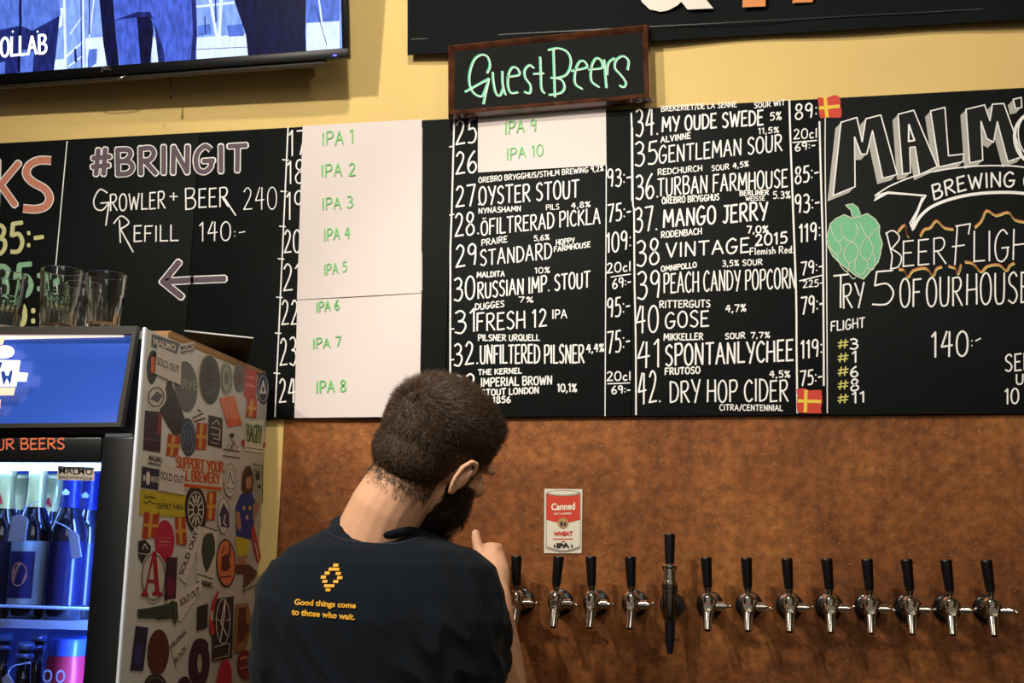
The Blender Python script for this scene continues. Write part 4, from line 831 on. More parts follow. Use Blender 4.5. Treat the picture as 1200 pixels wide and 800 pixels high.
sub(s_, cs('support_orange', (196, 84, 34)), lambda i: (write(i, 'SUPPORT YOUR', 207, 547, 261.5, 553.5, 12, 1.9, gap=17, jit=0), write(i, 'LOCAL BREWERY', 200, 561, 257, 566.5, 12, 1.7, gap=16, jit=0), i.poly([(214, 566), (260, 571), (260, 575), (214, 570)])))
s_ = sticker('p', [(189, 541), (217, 553), (215, 580), (186, 574)], m_stw, lift=.0024); sub(s_, m_ink, ptxt('SOLD OUT', 188.5, 561, 215.5, 567, 9, .005))
s_ = sticker('p', [(164.5, 573), (218, 580), (217, 606), (163, 603)], c_yel); sub(s_, c_dk, lambda i: (print_(i, 'Carlsberg', 168, 584, 182, 586, 5, .02, slant=.2), i.curve([(168, 587), (172, 589.5), (175, 587), (178, 589), (182, 590)], 1.1), print_(i, 'DEFEKT VARA', 184, 595.5, 215, 597.5, 6.5, .01)))
s_ = sticker('e', (229.5, 597, 13, 28.5, -.06), c_dk); sub(s_, c_cream, lambda i: (i.ring(229.5, 597, 9, 21, .9), [i.line([(229.5 + 4 * math.cos(a), 597 + 9 * math.sin(a)), (229.5 + 7.6 * math.cos(a), 597 + 18 * math.sin(a))], 1.6) for a in [k * math.pi / 6 for k in range(12)]], i.ring(229.5, 597, 3, 6.5, 1)))
sflag(247.5, 593, 11, 32, .05)
s_ = sticker('e', (269.5, 562.5, 8, 20.5, -.05), cs('bone', (202, 194, 172))); sub(s_, c_gr, lambda i: (i.ring(269.5, 562.5, 7.4, 19.5, .7), i.ring(269.5, 562.5, 5, 14, .5), i.line([(267, 566), (269.5, 553), (273, 567)], 1), i.line([(266, 571), (273, 573)], .8)))
s_ = sticker('e', (262, 604, 7.2, 22, -.04), cs('bone', (202, 194, 172))); sub(s_, c_gr, lambda i: i.ring(262, 604, 6.8, 21, .6)); sub(s_, cs('violet_grey', (58, 54, 84)), lambda i: (i.poly([(258, 600), (262, 589), (268, 600), (269, 618), (259, 617)]), i.line([(257, 603), (262, 599)], 2))); sub(s_, c_cream, lambda i: i.line([(264, 603), (262, 612), (265, 616)], 1.2), d=.0006)
# bearded figure sticker: plain man in blue shirt and yellow shorts with a guitar-like board
s_ = sticker('p', [(297, 543), (308, 546), (307, 590), (300, 590)], c_pale); sub(s_, c_dk, lambda i: (i.line([(297, 543), (308, 546), (307.5, 590)], .9), i.ell(302, 558, 2.8, 5), i.ell(304, 570, 2, 2.5), i.line([(299, 551), (306, 553)], 1.2)))
m_skinst = cs('tan', (170, 116, 84)); m_blst = cs('shirt_blue', (24, 48, 118))
s_ = sticker('p', [(288, 546), (293, 546), (296, 552), (297, 562), (296, 578), (286, 579), (283, 572), (284, 556)], cs('beard_brown', (62, 44, 34))); sub(s_, m_skinst, lambda i: i.poly([(288, 560), (295, 558), (295, 569), (291, 574), (288, 570)]))
s_ = sticker('p', [(282, 579), (295, 577), (300, 590), (298, 612), (294, 632), (280, 633), (277, 626), (276, 594)], m_blst); sub(s_, c_yel, lambda i: (i.ell(286, 595, 1.5, 2.5), i.ell(293, 595, 1.5, 2.5), i.ell(289.5, 606, 1.6, 2.8)))
s_ = sticker('p', [(277, 598), (281, 600), (283, 618), (280, 622), (276, 612)], m_skinst); s_ = sticker('p', [(297, 590), (303, 588), (303, 596), (298, 610), (296, 606)], m_skinst)
s_ = sticker('p', [(276, 628), (292, 632), (291, 652), (285, 651), (283, 653), (278, 650)], c_yel); s_ = sticker('p', [(279, 652), (289, 653), (288, 662), (278, 661)], m_skinst)
s_ = sticker('p', [(297, 612), (301, 628), (306, 652), (303, 661), (298, 648), (294, 622)], c_red); sub(s_, c_cream, lambda i: i.line([(299, 636), (303, 655)], .9))
s_ = sticker('p', [(276, 662), (292, 661), (302, 670), (298, 678), (285, 690), (286, 672), (277, 672)], c_brn); sub(s_, m_ink, ptxt('Brewing', 285, 695, 301, 687, 4, .03))
sflag(177, 615.5, 18, 30, .1); sflag(212, 622, 12, 32, -.06)
s_ = sticker('p', [(162, 634), (170, 632), (177, 640), (176, 655), (168, 662), (162, 652)], c_dk); sub(s_, c_cream, lambda i: (i.line([(163, 648), (176, 650)], .8), i.line([(167, 643), (170, 637), (173, 643)], 1)))
s_ = sticker('e', (193, 633.5, 11.5, 24.5, .0), c_pink); sub(s_, cs('rose', (214, 120, 106)), lambda i: (i.line([(186, 630), (200, 631)], .7), i.line([(186, 638.5), (200, 639)], .7), i.line([(187, 634.5), (199, 635.0)], 1.60)))
s_ = sticker('e', (180, 676, 15, 30, .0), cs('bone', (202, 194, 172))); sub(s_, c_gr, lambda i: i.ring(180, 676, 13.5, 27, 1.4))
s_ = sticker('p', [(164, 698), (166, 695), (169.5, 692), (179, 646), (183, 645), (187, 693), (191, 695), (191, 698.5), (178.5, 697), (178.5, 694), (182, 692), (181, 683), (173.5, 682), (172, 693), (174, 695.5), (173.5, 698.5)], cs('letter_red', (160, 28, 44)), 'large red serif letter A sticker', lift=.0021); sub(s_, cs('bone', (202, 194, 172)), lambda i: i.poly([(174.5, 678.5), (179, 658), (180.5, 679)]))
s_ = sticker('p', [(195, 653), (208, 652.5), (206, 701), (192.5, 703)], c_pur, lift=.0022); sub(s_, cs('wine', (110, 26, 56)), lambda i: i.ell(200, 688, 4.6, 12))
s_ = sticker('p', [(214, 650), (228, 618), (237, 622), (226, 660), (218, 684), (210, 676)], m_stw, lift=.0018); 
SO = s_
def rtxt(i):
    V, Fc = bfont('SOLD OUT', .02); a = (214.5, 674); b = (233, 623); L = math.hypot(b[0] - a[0], b[1] - a[1]); h = 5.5
    up_ = (-.93, -.36); i.add([(a[0] + (b[0] - a[0]) * u + up_[0] * v * h, a[1] + (b[1] - a[1]) * u + up_[1] * v * h) for u, v in V], Fc)
sub(SO, m_ink, rtxt)
s_ = sticker('p', [(232, 615.5), (255, 622), (251, 688), (230, 680)], cs('bone', (202, 194, 172))); sub(s_, c_grn, lambda i: (i.poly([(242, 625), (249, 624), (252, 634), (252, 648), (246, 664), (242, 671), (238, 660), (236, 645), (238, 630)]), i.line([(240, 616.5), (254, 622)], 1.2), i.line([(231, 672), (250, 678.5)], 1.2))); sub(s_, m_ink, ptxt('ARMY', 236, 685, 250, 689, 6.5, .04))
s_ = sticker('e', (265, 659.5, 11.5, 28.5, -.03), c_dk); s_ = sticker('e', (265, 659.5, 10.3, 26.3, -.03), c_or); sub(s_, c_brn, lambda i: (i.poly([(260, 652), (268, 648), (270, 664), (266, 669), (259, 668)]), i.line([(259, 676.2), (271, 674.7)], 1.44), i.line([(269, 638), (270, 652)], 1.8), i.line([(260, 648), (264, 640)], 1)))
s_ = sticker('p', [(196, 700), (236, 681), (237, 690), (212, 728), (198, 720)], m_stw, lift=.0016)
def r2(i):
    V, Fc = bfont('SOLD OUT', .02); a = (211.5, 710.5); b = (234, 695); h = 8; i.add([(a[0] + (b[0] - a[0]) * u - .1 * v * h, a[1] + (b[1] - a[1]) * u - v * h) for u, v in V], Fc)
sub(s_, m_ink, r2)
s_ = sticker('p', [(161, 714), (180, 711), (197, 707), (202, 703), (208, 706), (209, 724), (205, 732), (202, 724), (185, 726), (182, 724), (162, 724)], c_grn, lift=.0020); sub(s_, c_dk, lambda i: (i.line([(165, 718), (196, 714)], 1.2), i.line([(186, 724), (196, 720)], 2), i.line([(202, 708), (204, 724)], 2)))
s_ = sticker('p', [(159, 733), (174, 735), (168, 786), (152.5, 785)], c_navy); sub(s_, cs('blue_print', (44, 50, 110)), lambda i: i.ell(162, 768, 5, 12))
s_ = sticker('e', (185.5, 764, 12.8, 27, .05), c_brn); sub(s_, cs('wine', (110, 26, 56)), lambda i: i.ring(185.5, 764, 8, 18, 1.2, rot=.05))
def r3(i):
    for t_, a, b, h in (('VIRGINIA', (200, 762), (219, 742), 6), ('BLACK', (206, 778), (219, 760), 6)):
        V, Fc = bfont(t_, .04); i.add([(a[0] + (b[0] - a[0]) * u - .3 * v * h, a[1] + (b[1] - a[1]) * u - .9 * v * h) for u, v in V], Fc)
s_ = sticker('p', [(199, 757), (219, 736), (221, 752), (207, 782)], cs('bone', (202, 194, 172))); sub(s_, c_gr, r3)
s_ = sticker('p', [(231, 711), (244, 706.5), (243, 735), (230.5, 739)], c_dk)
s_ = sticker('p', [(253, 702), (274, 698), (272, 770), (248, 775), (249, 735)], c_dk); sub(s_, c_cream, lambda i: (i.ring(261.5, 728, 8, 26, .8), i.line([(258, 752), (263, 720), (264, 702), (259, 730), (266, 745)], 1.2), i.line([(252, 724), (258, 727)], .8), i.line([(265, 727), (270, 724)], .8), i.line([(251, 758), (269, 753), (268, 768), (251, 772)], .7)))
s_ = sticker('p', [(255, 692), (257, 693), (251, 712), (249, 728), (252, 738), (250, 744), (246, 742), (245, 728), (248, 706)], c_red, lift=.0024); sub(s_, c_cream, lambda i: i.line([(248, 716), (248, 726)], 1.6))
s_ = sticker('p', [(275.5, 708), (291, 706), (294, 722), (293, 740), (288, 762), (273, 764)], cs('tan_paper', (146, 104, 66))); sub(s_, c_brn, lambda i: i.poly([(280, 712), (289, 711), (288, 728), (293, 735), (285, 750), (278, 754)]))
s_ = sticker('e', (233.5, 777, 12.5, 29, .03), c_pur); sub(s_, c_pale, lambda i: i.ell(234, 777, 2.8, 11)); s_ = sticker('e', (235, 757, 9.5, 9.5, 0), c_pur)
s_ = sticker('e', (262.5, 800, 9, 28, .1), c_pink); s_ = sticker('e', (288, 779, 10, 17.5, -.1), cs('deep_red', (120, 34, 48))); sub(s_, cs('rose', (214, 120, 106)), lambda i: i.line([(282, 771.5), (289, 769.5)], 3.15)); sub(s_, cs('rose', (214, 120, 106)), lambda i: i.line([(281, 782.5), (294, 780.5)], 1.75))
s_ = sticker('e', (182, 806, 14, 17, 0), c_dk); sub(s_, c_gr, lambda i: i.ring(182, 806, 11, 13, 1.4)); s_ = sticker('e', (215, 805, 8, 13, .2), c_pur)
# ================================================================== things on the fridge top
m_card = mat('cardboard', (150, 112, 70), .85, noise=.12, nscale=14, bump=.1, bscale=90)
ztop_ = NZ
def yx(px, py, X=XS - .008): return Plane((X, 0, 0), (1, 0, 0)).at(px, py)
ya, yb_ = yx(197, 395).y, yx(313, 430).y
bxh = yx(313, 421).z - ztop_
cb = thing('cardboard_sheet', (XS - .13, (ya + yb_) / 2, ztop_ + .0015), 'flat tan cardboard box lid lying along the top edge of the sticker-covered fridge', 'box')
boxo('lid_panel', (XS - .26, ya, ztop_ + .0015), (XS - .008, min(yb_, -.03), ztop_ + .0135), m_card, cb, bevel=.001)
boxo('lid_flap', (XS - .26, ya + .01, ztop_ + .0140), (XS - .009, min(yb_, -.03), ztop_ + .0165), m_card, cb)
y1_, y2_ = -.30, -.055
A_ = Plane((0, 0, ztop_ + .020), (0, 0, 1))
tr = thing('black_tray', (XS - .1, -.2, ztop_ + .017), 'thin black tray with a bright white rim overhanging the fridge top', 'tray')
a1, a2 = Plane((0, -.17, 0), (0, 1, 0)).at(225, 392.5), Plane((0, -.17, 0), (0, 1, 0)).at(304.5, 401)
zz = ztop_ + .018
V = [Vector((a1.x, -.20, a1.z)), Vector((a2.x, -.20, a2.z)), Vector((a2.x - .02, -.05, a2.z - .0)), Vector((a1.x - .02, -.05, a1.z))]
def slab(name, V, up_, m, parent):
    V2 = [v + up_ for v in V]; return vf(name, V + V2, [(3, 2, 1, 0), (4, 5, 6, 7), (0, 1, 5, 4), (1, 2, 6, 5), (2, 3, 7, 6), (3, 0, 4, 7)], m, parent)
# the tray leans: its front rim is raised, its back rests on the cardboard
bkz = ztop_ + .0175
V = [Vector((a1.x, -.20, a1.z)), Vector((a2.x, -.20, a2.z)), Vector((a2.x - .075, -.06, bkz)), Vector((a1.x, -.06, bkz))]
slab('tray_sheet', V, Vector((0, 0, .002)), mat('tray_black', (26, 24, 24), .5), tr)
bm = bmesh.new(); tube(bm, [V[0] + Vector((0, -.001, .0018)), V[1] + Vector((0, -.001, .0018))], .0016, 8); bmo('tray_rim', bm, mat('tray_rim_white', (225, 225, 228), .4), tr, smooth=True)
# glasses
m_glass = mat('clear_glass', (250, 252, 250), .02, trans=1, ior=1.46)
def tumbler(px, Y, w_px, h_px, label, base_py=383):
    x = P(px, 345, Y).x; z = NZ + .0016; sc = (P(px, 345, Y) - CAMP).dot(M @ Vector((0, 0, -1))) / F_PX; R = w_px * sc / 2; h = h_px * sc
    t = thing('glass_tumbler', (x, Y, z), label, 'glass', 'clear tumblers on the fridge top'); n = 20
    bm = bmesh.new()
    def ring(r, zz, flute=0): return [bm.verts.new((x + r * (1 - (flute if k % 2 else 0)) * math.cos(2 * math.pi * k / 40), Y + r * (1 - (flute if k % 2 else 0)) * math.sin(2 * math.pi * k / 40), z + zz)) for k in range(40)]
    rings = [ring(R * .76, 0), ring(R * .78, .003, .05), ring(R * .84, h * .35, .07), ring(R * .90, h * .58, .06), ring(R * .915, h * .62), ring(R * .93, h * .64), ring(R, h - .001), ring(R - .0012, h), ring(R - .0026, h - .001), ring(R * .90 - .002, h * .62), ring(R * .78 - .004, h * .34), ring(R * .70 - .004, .019)]
    for a, b in zip(rings[:-1], rings[1:]):
        for k in range(40): bm.faces.new((a[k], a[(k + 1) % 40], b[(k + 1) % 40], b[k]))
    bm.faces.new(rings[0][::-1]); bm.faces.new(rings[-1]); bmo('glass_wall', bm, m_glass, t, smooth='a')
tumbler(71, YF + .060, 50, 79, 'tallest-looking clear tumbler, middle of the fridge top in front of the board line')
tumbler(123, YF + .055, 48, 72, 'clear tumbler at the right end of the fridge top')
tumbler(6, YF + .065, 48, 76, 'clear tumbler cut off by the left edge on the fridge top')
tumbler(97, YF + .140, 44, 73, 'clear tumbler set back between the two front ones on the fridge top')
# ================================================================== beer taps
m_chrome = mat('tap_chrome', (232, 226, 214), .16, metal=1); m_dchrome = mat('dark_chrome', (128, 122, 114), .22, metal=1)
m_flange = mat('black_flange', (16, 16, 17), .3, coat=.3); m_handle = mat('black_handle', (14, 13, 16), .35)
YT = -.062
def rotY(v, c, a): 
    d = v - c; return c + Vector((d.x * math.cos(a) + d.z * math.sin(a), d.y, -d.x * math.sin(a) + d.z * math.cos(a)))
def tap(px, py, lean, label, lever_tilt=0):
    o = P(px, py, YT); x, z = o.x, o.z; yw = YC
    t = thing('beer_tap', (x, yw, z), label, 'tap', 'beer taps along the copper backsplash')
    bm = bmesh.new(); lathe(bm, [(0, .0005), (.0235, .0005), (.0240, .003), (.0226, .008), (.018, .011), (0, .011)], (x, yw, z + .002), axis=(0, -1, 0), n=28); bmo('wall_flange', bm, m_flange, t, smooth='a')
    bm = bmesh.new(); lathe(bm, [(0, .0115), (.0150, .0115), (.0150, .020), (.0115, .024), (.0115, .048), (0, .048)], (x, yw, z), axis=(0, -1, 0), n=20); bmo('shank', bm, m_dchrome, t, smooth='a')
    bm = bmesh.new(); lathe(bm, [(0, -.014), (.009, -.014), (.0120, -.006), (.0125, .002), (.0128, .009), (.0145, .0095), (.0145, .0125), (.0125, .0135), (.0132, .0150), (.0110, .0195), (.0062, .0225), (0, .0225)], (x, YT, z), n=24); bmo('faucet_body', bm, m_chrome, t, smooth='a')
    bm = bmesh.new(); lathe(bm, [(.0, .0), (.0078, .0), (.0084, .004), (.0070, .006), (.0062, .0045), (.0042, .0045), (.003, .0062), (0, .0064)], (x, YT - .0105, z - .002), axis=(0, -1, 0), n=20); bmo('front_knob', bm, m_chrome, t, smooth='a')
    bm = bmesh.new(); c0 = Vector((x, YT - .004, z - .008)); c1 = Vector((x - .001, YT - .017, z - .041)); ax = c1 - c0; L = ax.length
    lathe(bm, [(0, 0), (.0098, 0), (.0092, L * .3), (.0072, L * .9), (.0068, L), (.0050, L), (.0048, L * .8), (0, L * .8)], c0, axis=ax.normalized(), n=20); bmo('spout', bm, m_chrome, t, smooth='a')
    bm = bmesh.new(); lathe(bm, [(0, .0128), (.0050, .0128), (.0050, .015), (.0082, .0155), (.0082, .0185), (.0066, .019), (.0066, .0205), (.0082, .021), (.0082, .028), (.0040, .0285), (.0040, .032), (0, .032)], (x, YT - .004, z), axis=(1, 0, 0), n=18); fc = bmo('flow_control', bm, m_chrome, t, smooth='a')
    bm = bmesh.new(); b0 = Vector((x + .032, YT - .004, z)); tube(bm, [b0, b0 + Vector((.004, -.003, 0)), b0 + Vector((.008, -.006, .006 * lever_tilt))], [.0022, .0022, .0028], 8); bmo('flow_lever', bm, m_chrome, fc, smooth=True)
    c = Vector((x, YT, z + .0225)); ax = Vector((math.sin(lean), -.06, math.cos(lean))).normalized()
    bm = bmesh.new(); lathe(bm, [(0, 0), (.0042, 0), (.0042, .003), (.0062, .004), (.0062, .008), (0, .008)], c, axis=ax, n=16); bmo('handle_collar', bm, m_dchrome, t, smooth='a')
    bm = bmesh.new(); lathe(bm, [(0, .0085), (.0070, .0085), (.0076, .012), (.0098, .057), (.0098, .059), (.0088, .0605), (0, .0605)], c, axis=ax, n=22); bmo('handle', bm, m_handle, t, smooth='a')
ord_ = ['first tap right of the barman', 'tap directly under the can poster', 'third tap, just right of the can poster', 'tap immediately left of the tall stout tap', None,
        'short tap immediately right of the tall stout tap', 'second short tap right of the tall stout tap', 'third short tap right of the tall stout tap', 'fourth short tap right of the tall stout tap', 'fourth tap from the right end of the row',
        'third tap from the right end of the row', 'second tap from the right end of the row', 'rightmost tap of the row']
txs = [605, 651, 693.5, 740, 785, 830, 877, 925.5, 973, 1020, 1067.5, 1114.5, 1162.5]
lean = [-.01, .09, -.03, -.03, 0, -.05, -.04, -.06, -.07, -.06, -.08, -.09, -.10]; lt = [.2, -.6, 0, .8, 0, 0, -.8, .4, .8, -.6, .3, .8, -.9]
for k, x_ in enumerate(txs):
    if k == 4: continue
    tap(x_, 706 + (x_ - 605) * .0165, lean[k] - .0, 'chrome beer tap with black handle, ' + ord_[k], lt[k])
tap(563, 705, 0, 'chrome beer tap with black handle gripped by the barman, left end of the row')
# stout tap
o = P(785, 709, YT); x, z = o.x, o.z
t = thing('stout_tap', (x, YC, z), 'tall stout beer tap with raised black handle and long dark nozzle', 'tap', 'beer taps along the copper backsplash')
bm = bmesh.new(); lathe(bm, [(0, .0005), (.0228, .0005), (.0228, .004), (.0215, .010), (0, .011)], (x, YC, z), axis=(0, -1, 0), n=28); bmo('wall_flange', bm, m_flange, t, smooth='a')
bm = bmesh.new(); lathe(bm, [(0, .0115), (.014, .0115), (.014, .045), (0, .045)], (x, YC, z + .004), axis=(0, -1, 0), n=20); bmo('shank', bm, m_dchrome, t, smooth='a')
bm = bmesh.new(); lathe(bm, [(0, -.026), (.009, -.026), (.0120, -.018), (.0125, .022), (.0142, .023), (.0142, .028), (.0130, .029), (.0142, .030), (.0142, .036), (0, .036)], (x, YT, z), n=24); bmo('faucet_body', bm, m_dchrome, t, smooth='a')
bm = bmesh.new(); lathe(bm, [(0, .0365), (.0142, .0365), (.0142, .041), (.0112, .042), (.0112, .060), (.0128, .061), (.0145, .064), (.0145, .068), (.0120, .070), (.0065, .071), (0, .071)], (x, YT, z), n=24); bmo('bonnet', bm, m_chrome, t, smooth='a')
bm = bmesh.new(); lathe(bm, [(0, -.0265), (.0092, -.0265), (.0086, -.040), (.0078, -.062), (.0050, -.082), (0, -.083)], (x, YT, z), n=20); bmo('nozzle', bm, mat('dark_nozzle', (34, 32, 46), .3, metal=.4), t, smooth='a')
bm = bmesh.new(); lathe(bm, [(0, .0715), (.0078, .0715), (.0082, .075), (.0098, .121), (.0098, .122), (.009, .1232), (0, .1232)], (x, YT, z), n=22); bmo('handle', bm, m_handle, t, smooth='a')
# ================================================================== small poster (a plain generic can)
PC = Plane((0, YC, 0), (0, 1, 0))
i = Ink(PC, .0020); i.poly([(638, 572.5), (682.5, 573), (681.5, 648), (637.5, 648)])
V = i.V; ps = vf('poster', V + [v + Vector((0, .0012, 0)) for v in V], [(0, 1, 2, 3), (7, 6, 5, 4), (0, 4, 5, 1), (1, 5, 6, 2), (2, 6, 7, 3), (3, 7, 4, 0)], mat('poster_cream', (226, 218, 198), .5), None)
tag(ps, 'small card poster of a red and white can on the copper above the taps', 'poster')
def pi(f, m, off, name='print'):
    i = Ink(PC, off); f(i); i.build(name, m, ps)
pr_, pk, pg = mat('poster_red', (206, 62, 38), .5), mat('poster_black', (40, 34, 30), .5), mat('poster_grey', (150, 146, 132), .5)
ar = lambda y, d, x0=640, x1=680: [(x0 + (x1 - x0) * k / 10, y + d * math.sin(math.pi * k / 10)) for k in range(11)]
pi(lambda i: i.poly(ar(578, 3) + ar(608.5, 4)[::-1]), pr_, .0024); pi(lambda i: (i.ell(660, 577.5, 20, 3.6)), pg, .0026)
pi(lambda i: (i.ell(660, 577.2, 17, 2.4)), mat('poster_cream', (226, 218, 198)), .0029)
pi(lambda i: (i.line([(640, 578), (640, 641)], .7), i.line([(680, 578), (680, 641)], .7), i.line(ar(640, 5), 1.5, strip=True), i.line(ar(642, 4.5), .8, strip=True)), pg, .0027)
pi(lambda i: print_(i, 'Canned', 646, 598, 674, 597, 8.5, bold=.035), mat('poster_white', (240, 232, 214), .5), .0030)
pi(lambda i: print_(i, 'DRY HOPPED', 649, 603, 670, 602.6, 2.2, bold=.02), mat('poster_white', (240, 232, 214), .5), .0030)
pi(lambda i: i.ell(659.7, 612.8, 6.2, 6.2), mat('poster_gold', (176, 140, 92), .5), .0030); pi(lambda i: (i.ell(658, 613.5, 1.6, 3), i.ell(662, 614, 1.4, 2.4)), pk, .0034)
pi(lambda i: (print_(i, 'WHEAT', 648.5, 628, 671, 627.6, 5.5, bold=.05), i.line([(648, 631.3), (671, 631)], .9)), pr_, .0030)
pi(lambda i: (print_(i, 'IPA', 652, 642, 667.5, 641.6, 6, bold=.06), i.ell(649.7, 639.5, 1, 1.9), i.ell(670, 639.5, 1, 1.9)), pk, .0034)
pi(lambda i: i.line([(658, 634.4), (662, 634.2)], .9), pr_, .0031)

# ================================================================== the barman
def solid(parts, voxel, smooth=4, subdiv=0):
    """union of closed pieces -> one continuous smoothed mesh (world coordinates)"""
    bm = bmesh.new()
    for p in parts: p(bm)
    bmesh.ops.recalc_face_normals(bm, faces=bm.faces)
    me = bpy.data.meshes.new('t'); bm.to_mesh(me); bm.free()
    o = bpy.data.objects.new('t', me); COL.objects.link(o)
    m = o.modifiers.new('r', 'REMESH'); m.mode = 'VOXEL'; m.voxel_size = voxel; m.use_smooth_shade = True
    if smooth: s = o.modifiers.new('s', 'SMOOTH'); s.factor = .5; s.iterations = smooth
    dg = bpy.context.evaluated_depsgraph_get(); out = bpy.data.meshes.new_from_object(o.evaluated_get(dg))
    bpy.data.objects.remove(o); bpy.data.meshes.remove(me); return out
def mesh_np(me):
    a = np.empty(len(me.vertices) * 3); me.vertices.foreach_get('co', a); return a.reshape(-1, 3)
def set_np(me, a): me.vertices.foreach_set('co', a.ravel()); me.update()
def cap(pts, rad, n=16):
    def f(bm):
        pts_ = [Vector(p) for p in pts]; P2 = []; R2 = []
        for k in range(len(pts_) - 1):
            for s in range(4): t = s / 4; P2.append(pts_[k].lerp(pts_[k + 1], t)); R2.append(rad[k] * (1 - t) + rad[k + 1] * t)
        P2.append(pts_[-1]); R2.append(rad[-1])
        d0 = (P2[0] - P2[1]).normalized(); d1 = (P2[-1] - P2[-2]).normalized()
        P3 = [P2[0] + d0 * R2[0] * .9, P2[0] + d0 * R2[0] * .6] + P2 + [P2[-1] + d1 * R2[-1] * .6, P2[-1] + d1 * R2[-1] * .9]
        R3 = [R2[0] * .3, R2[0] * .8] + R2 + [R2[-1] * .8, R2[-1] * .3]
        tube(bm, P3, R3, n)
    return f
def elp(c, r, rot=None):
    def f(bm):
        m = Matrix.Translation(Vector(c)) @ (rot.to_4x4() if rot else Matrix.Identity(4)) @ Matrix.Diagonal((r[0], r[1], r[2], 1)); bmesh.ops.create_uvsphere(bm, u_segments=24, v_segments=14, radius=1, matrix=m)
    return f
VR = Vector((math.cos(math.radians(15)), math.sin(math.radians(15)), 0)); VD = Vector((-VR.y, VR.x, 0))
def rings(spec, n=32, e=2.3):
    """spec: (py, left px, right px, depth Y of centre, half thickness)"""
    def f(bm):
        rs = []
        for py, l, r, Y, th in spec:
            c = P((l + r) / 2, py, Y); a = P(l, py, Y); b = P(r, py, Y); hw = ((b - a).length) / 2; ring = []
            for k in range(n):
                t = 2 * math.pi * k / n; cx = math.copysign(abs(math.cos(t)) ** (2 / e), math.cos(t)); sy = math.copysign(abs(math.sin(t)) ** (2 / e), math.sin(t))
                ring.append(bm.verts.new(Vector((c.x, c.y, c.z)) + VR * hw * cx + VD * th * sy))
            rs.append(ring)
        for a, b in zip(rs[:-1], rs[1:]):
            for k in range(n): bm.faces.new((a[k], a[(k + 1) % n], b[(k + 1) % n], b[k]))
        bm.faces.new(rs[0][::-1]); bm.faces.new(rs[-1])
    return f
foot = P(445, 760, -.44)
man = thing('person', (foot.x, foot.y, 0), 'bearded barman in a black T-shirt seen from behind, head bowed, pulling a tap', 'person')
# head frame
yaw, pit, rol = math.radians(HY), math.radians(HP), math.radians(HR)
HC = P(508.5, 536, -.44)
HM = Matrix.Rotation(-yaw, 3, 'Z') @ Matrix.Rotation(-pit, 3, 'X') @ Matrix.Rotation(rol, 3, 'Y')
h = lambda x, y, z: HC + HM @ Vector((x, y, z))
C7 = P(436, 640, -.455)
skin_parts = [
    elp(h(0, -.012, .030), (.0755, .0965, .084), HM), elp(h(0, .030, -.030), (.062, .066, .082), HM), elp(h(0, .055, -.078), (.040, .040, .036), HM),
    elp(h(0, .082, .024), (.050, .016, .012), HM), cap([h(0, .096, .012), h(0, .103, -.016), h(0, .106, -.026)], [.008, .009, .011], 10), elp(h(.012, .100, -.028), (.008, .009, .007), HM), elp(h(-.012, .100, -.028), (.008, .009, .007), HM),
    elp(h(.034, .074, -.012), (.018, .018, .014), HM), elp(h(-.034, .074, -.012), (.018, .018, .014), HM),
    elp(h(0, .094, -.050), (.021, .009, .0045), HM), elp(h(0, .092, -.059), (.018, .009, .005), HM), elp(h(0, .088, -.092), (.020, .015, .014), HM),
    cap([C7 + Vector((0, .02, -.10)), C7, C7.lerp(h(0, -.045, -.045), .5), h(0, -.025, -.030)], [.075, .064, .057, .055], 20),
]
for sx in (-1, 1):
    # ear: bowl, helix rim and lobe, raked back
    E = HM @ Matrix.Rotation(math.radians(sx * -24), 3, 'Z') @ Matrix.Rotation(math.radians(-12), 3, 'X')
    ec = h(sx * .0790, -.006, -.006); e = lambda a, b, c: ec + E @ Vector((sx * a, b * .78, c))
    skin_parts += [elp(e(.002, 0, 0), (.0045, .013, .023), E), cap([e(.004, .008, .004), e(.010, .010, .018), e(.013, .002, .029), e(.014, -.010, .027), e(.014, -.017, .012), e(.012, -.015, -.006), e(.008, -.007, -.020), e(.004, .001, -.027), e(.001, .006, -.020)], [.0030, .0036, .0040, .0042, .0042, .0040, .0042, .0052, .0035], 10)]
# arms
SR, ER, WR = P(545, 708, -.42), P(589, 832, -.27), P(580, 692, -.115)
SL, EL = P(346, 706, -.50), P(340, 850, -.47)
WL = P(370, 900, -.30)
skin_parts += [cap([SR, SR.lerp(ER, .5), ER], [.048, .044, .040], 18), cap([ER, ER.lerp(WR, .22), ER.lerp(WR, .45), ER.lerp(WR, .75), WR], [.040, .043, .039, .030, .0265], 18),
               cap([SL, SL.lerp(EL, .5), EL], [.048, .044, .038], 18), cap([EL, EL.lerp(WL, .3), WL], [.038, .038, .026], 18)]
# right hand: a fist round the tap handle, thumb up
KN = P(577, 645, -.085)
pc = WR.lerp(KN, .55)
skin_parts += [cap([WR, WR.lerp(KN, .4), P(575, 652, -.080)], [.0260, .0300, .0270], 16), elp(P(579, 655, -.088), (.017, .022, .030))]
TH_ = P(563, 668, -.062)           # axis of the gripped handle
for k in range(4):
    pz = [645, 655.5, 666, 676.5][k]; L_ = [0, .002, .001, -.002][k]
    skin_parts.append(cap([P(583.5 + k * .8, pz - 3, -.082), P(583 + k * .5, pz - 1, -.058 + L_), P(576, pz, -.040 + L_), P(563, pz + 1, -.038), P(556.5, pz + 1.5, -.052)], [.0098, .0092, .0088, .0084, .0075], 12))
skin_parts.append(cap([P(578, 668, -.100), P(567, 655, -.101), P(560.5, 642, -.097), P(558, 630, -.094), P(557.3, 624.5, -.093)], [.0145, .0120, .0098, .0088, .0076], 12))
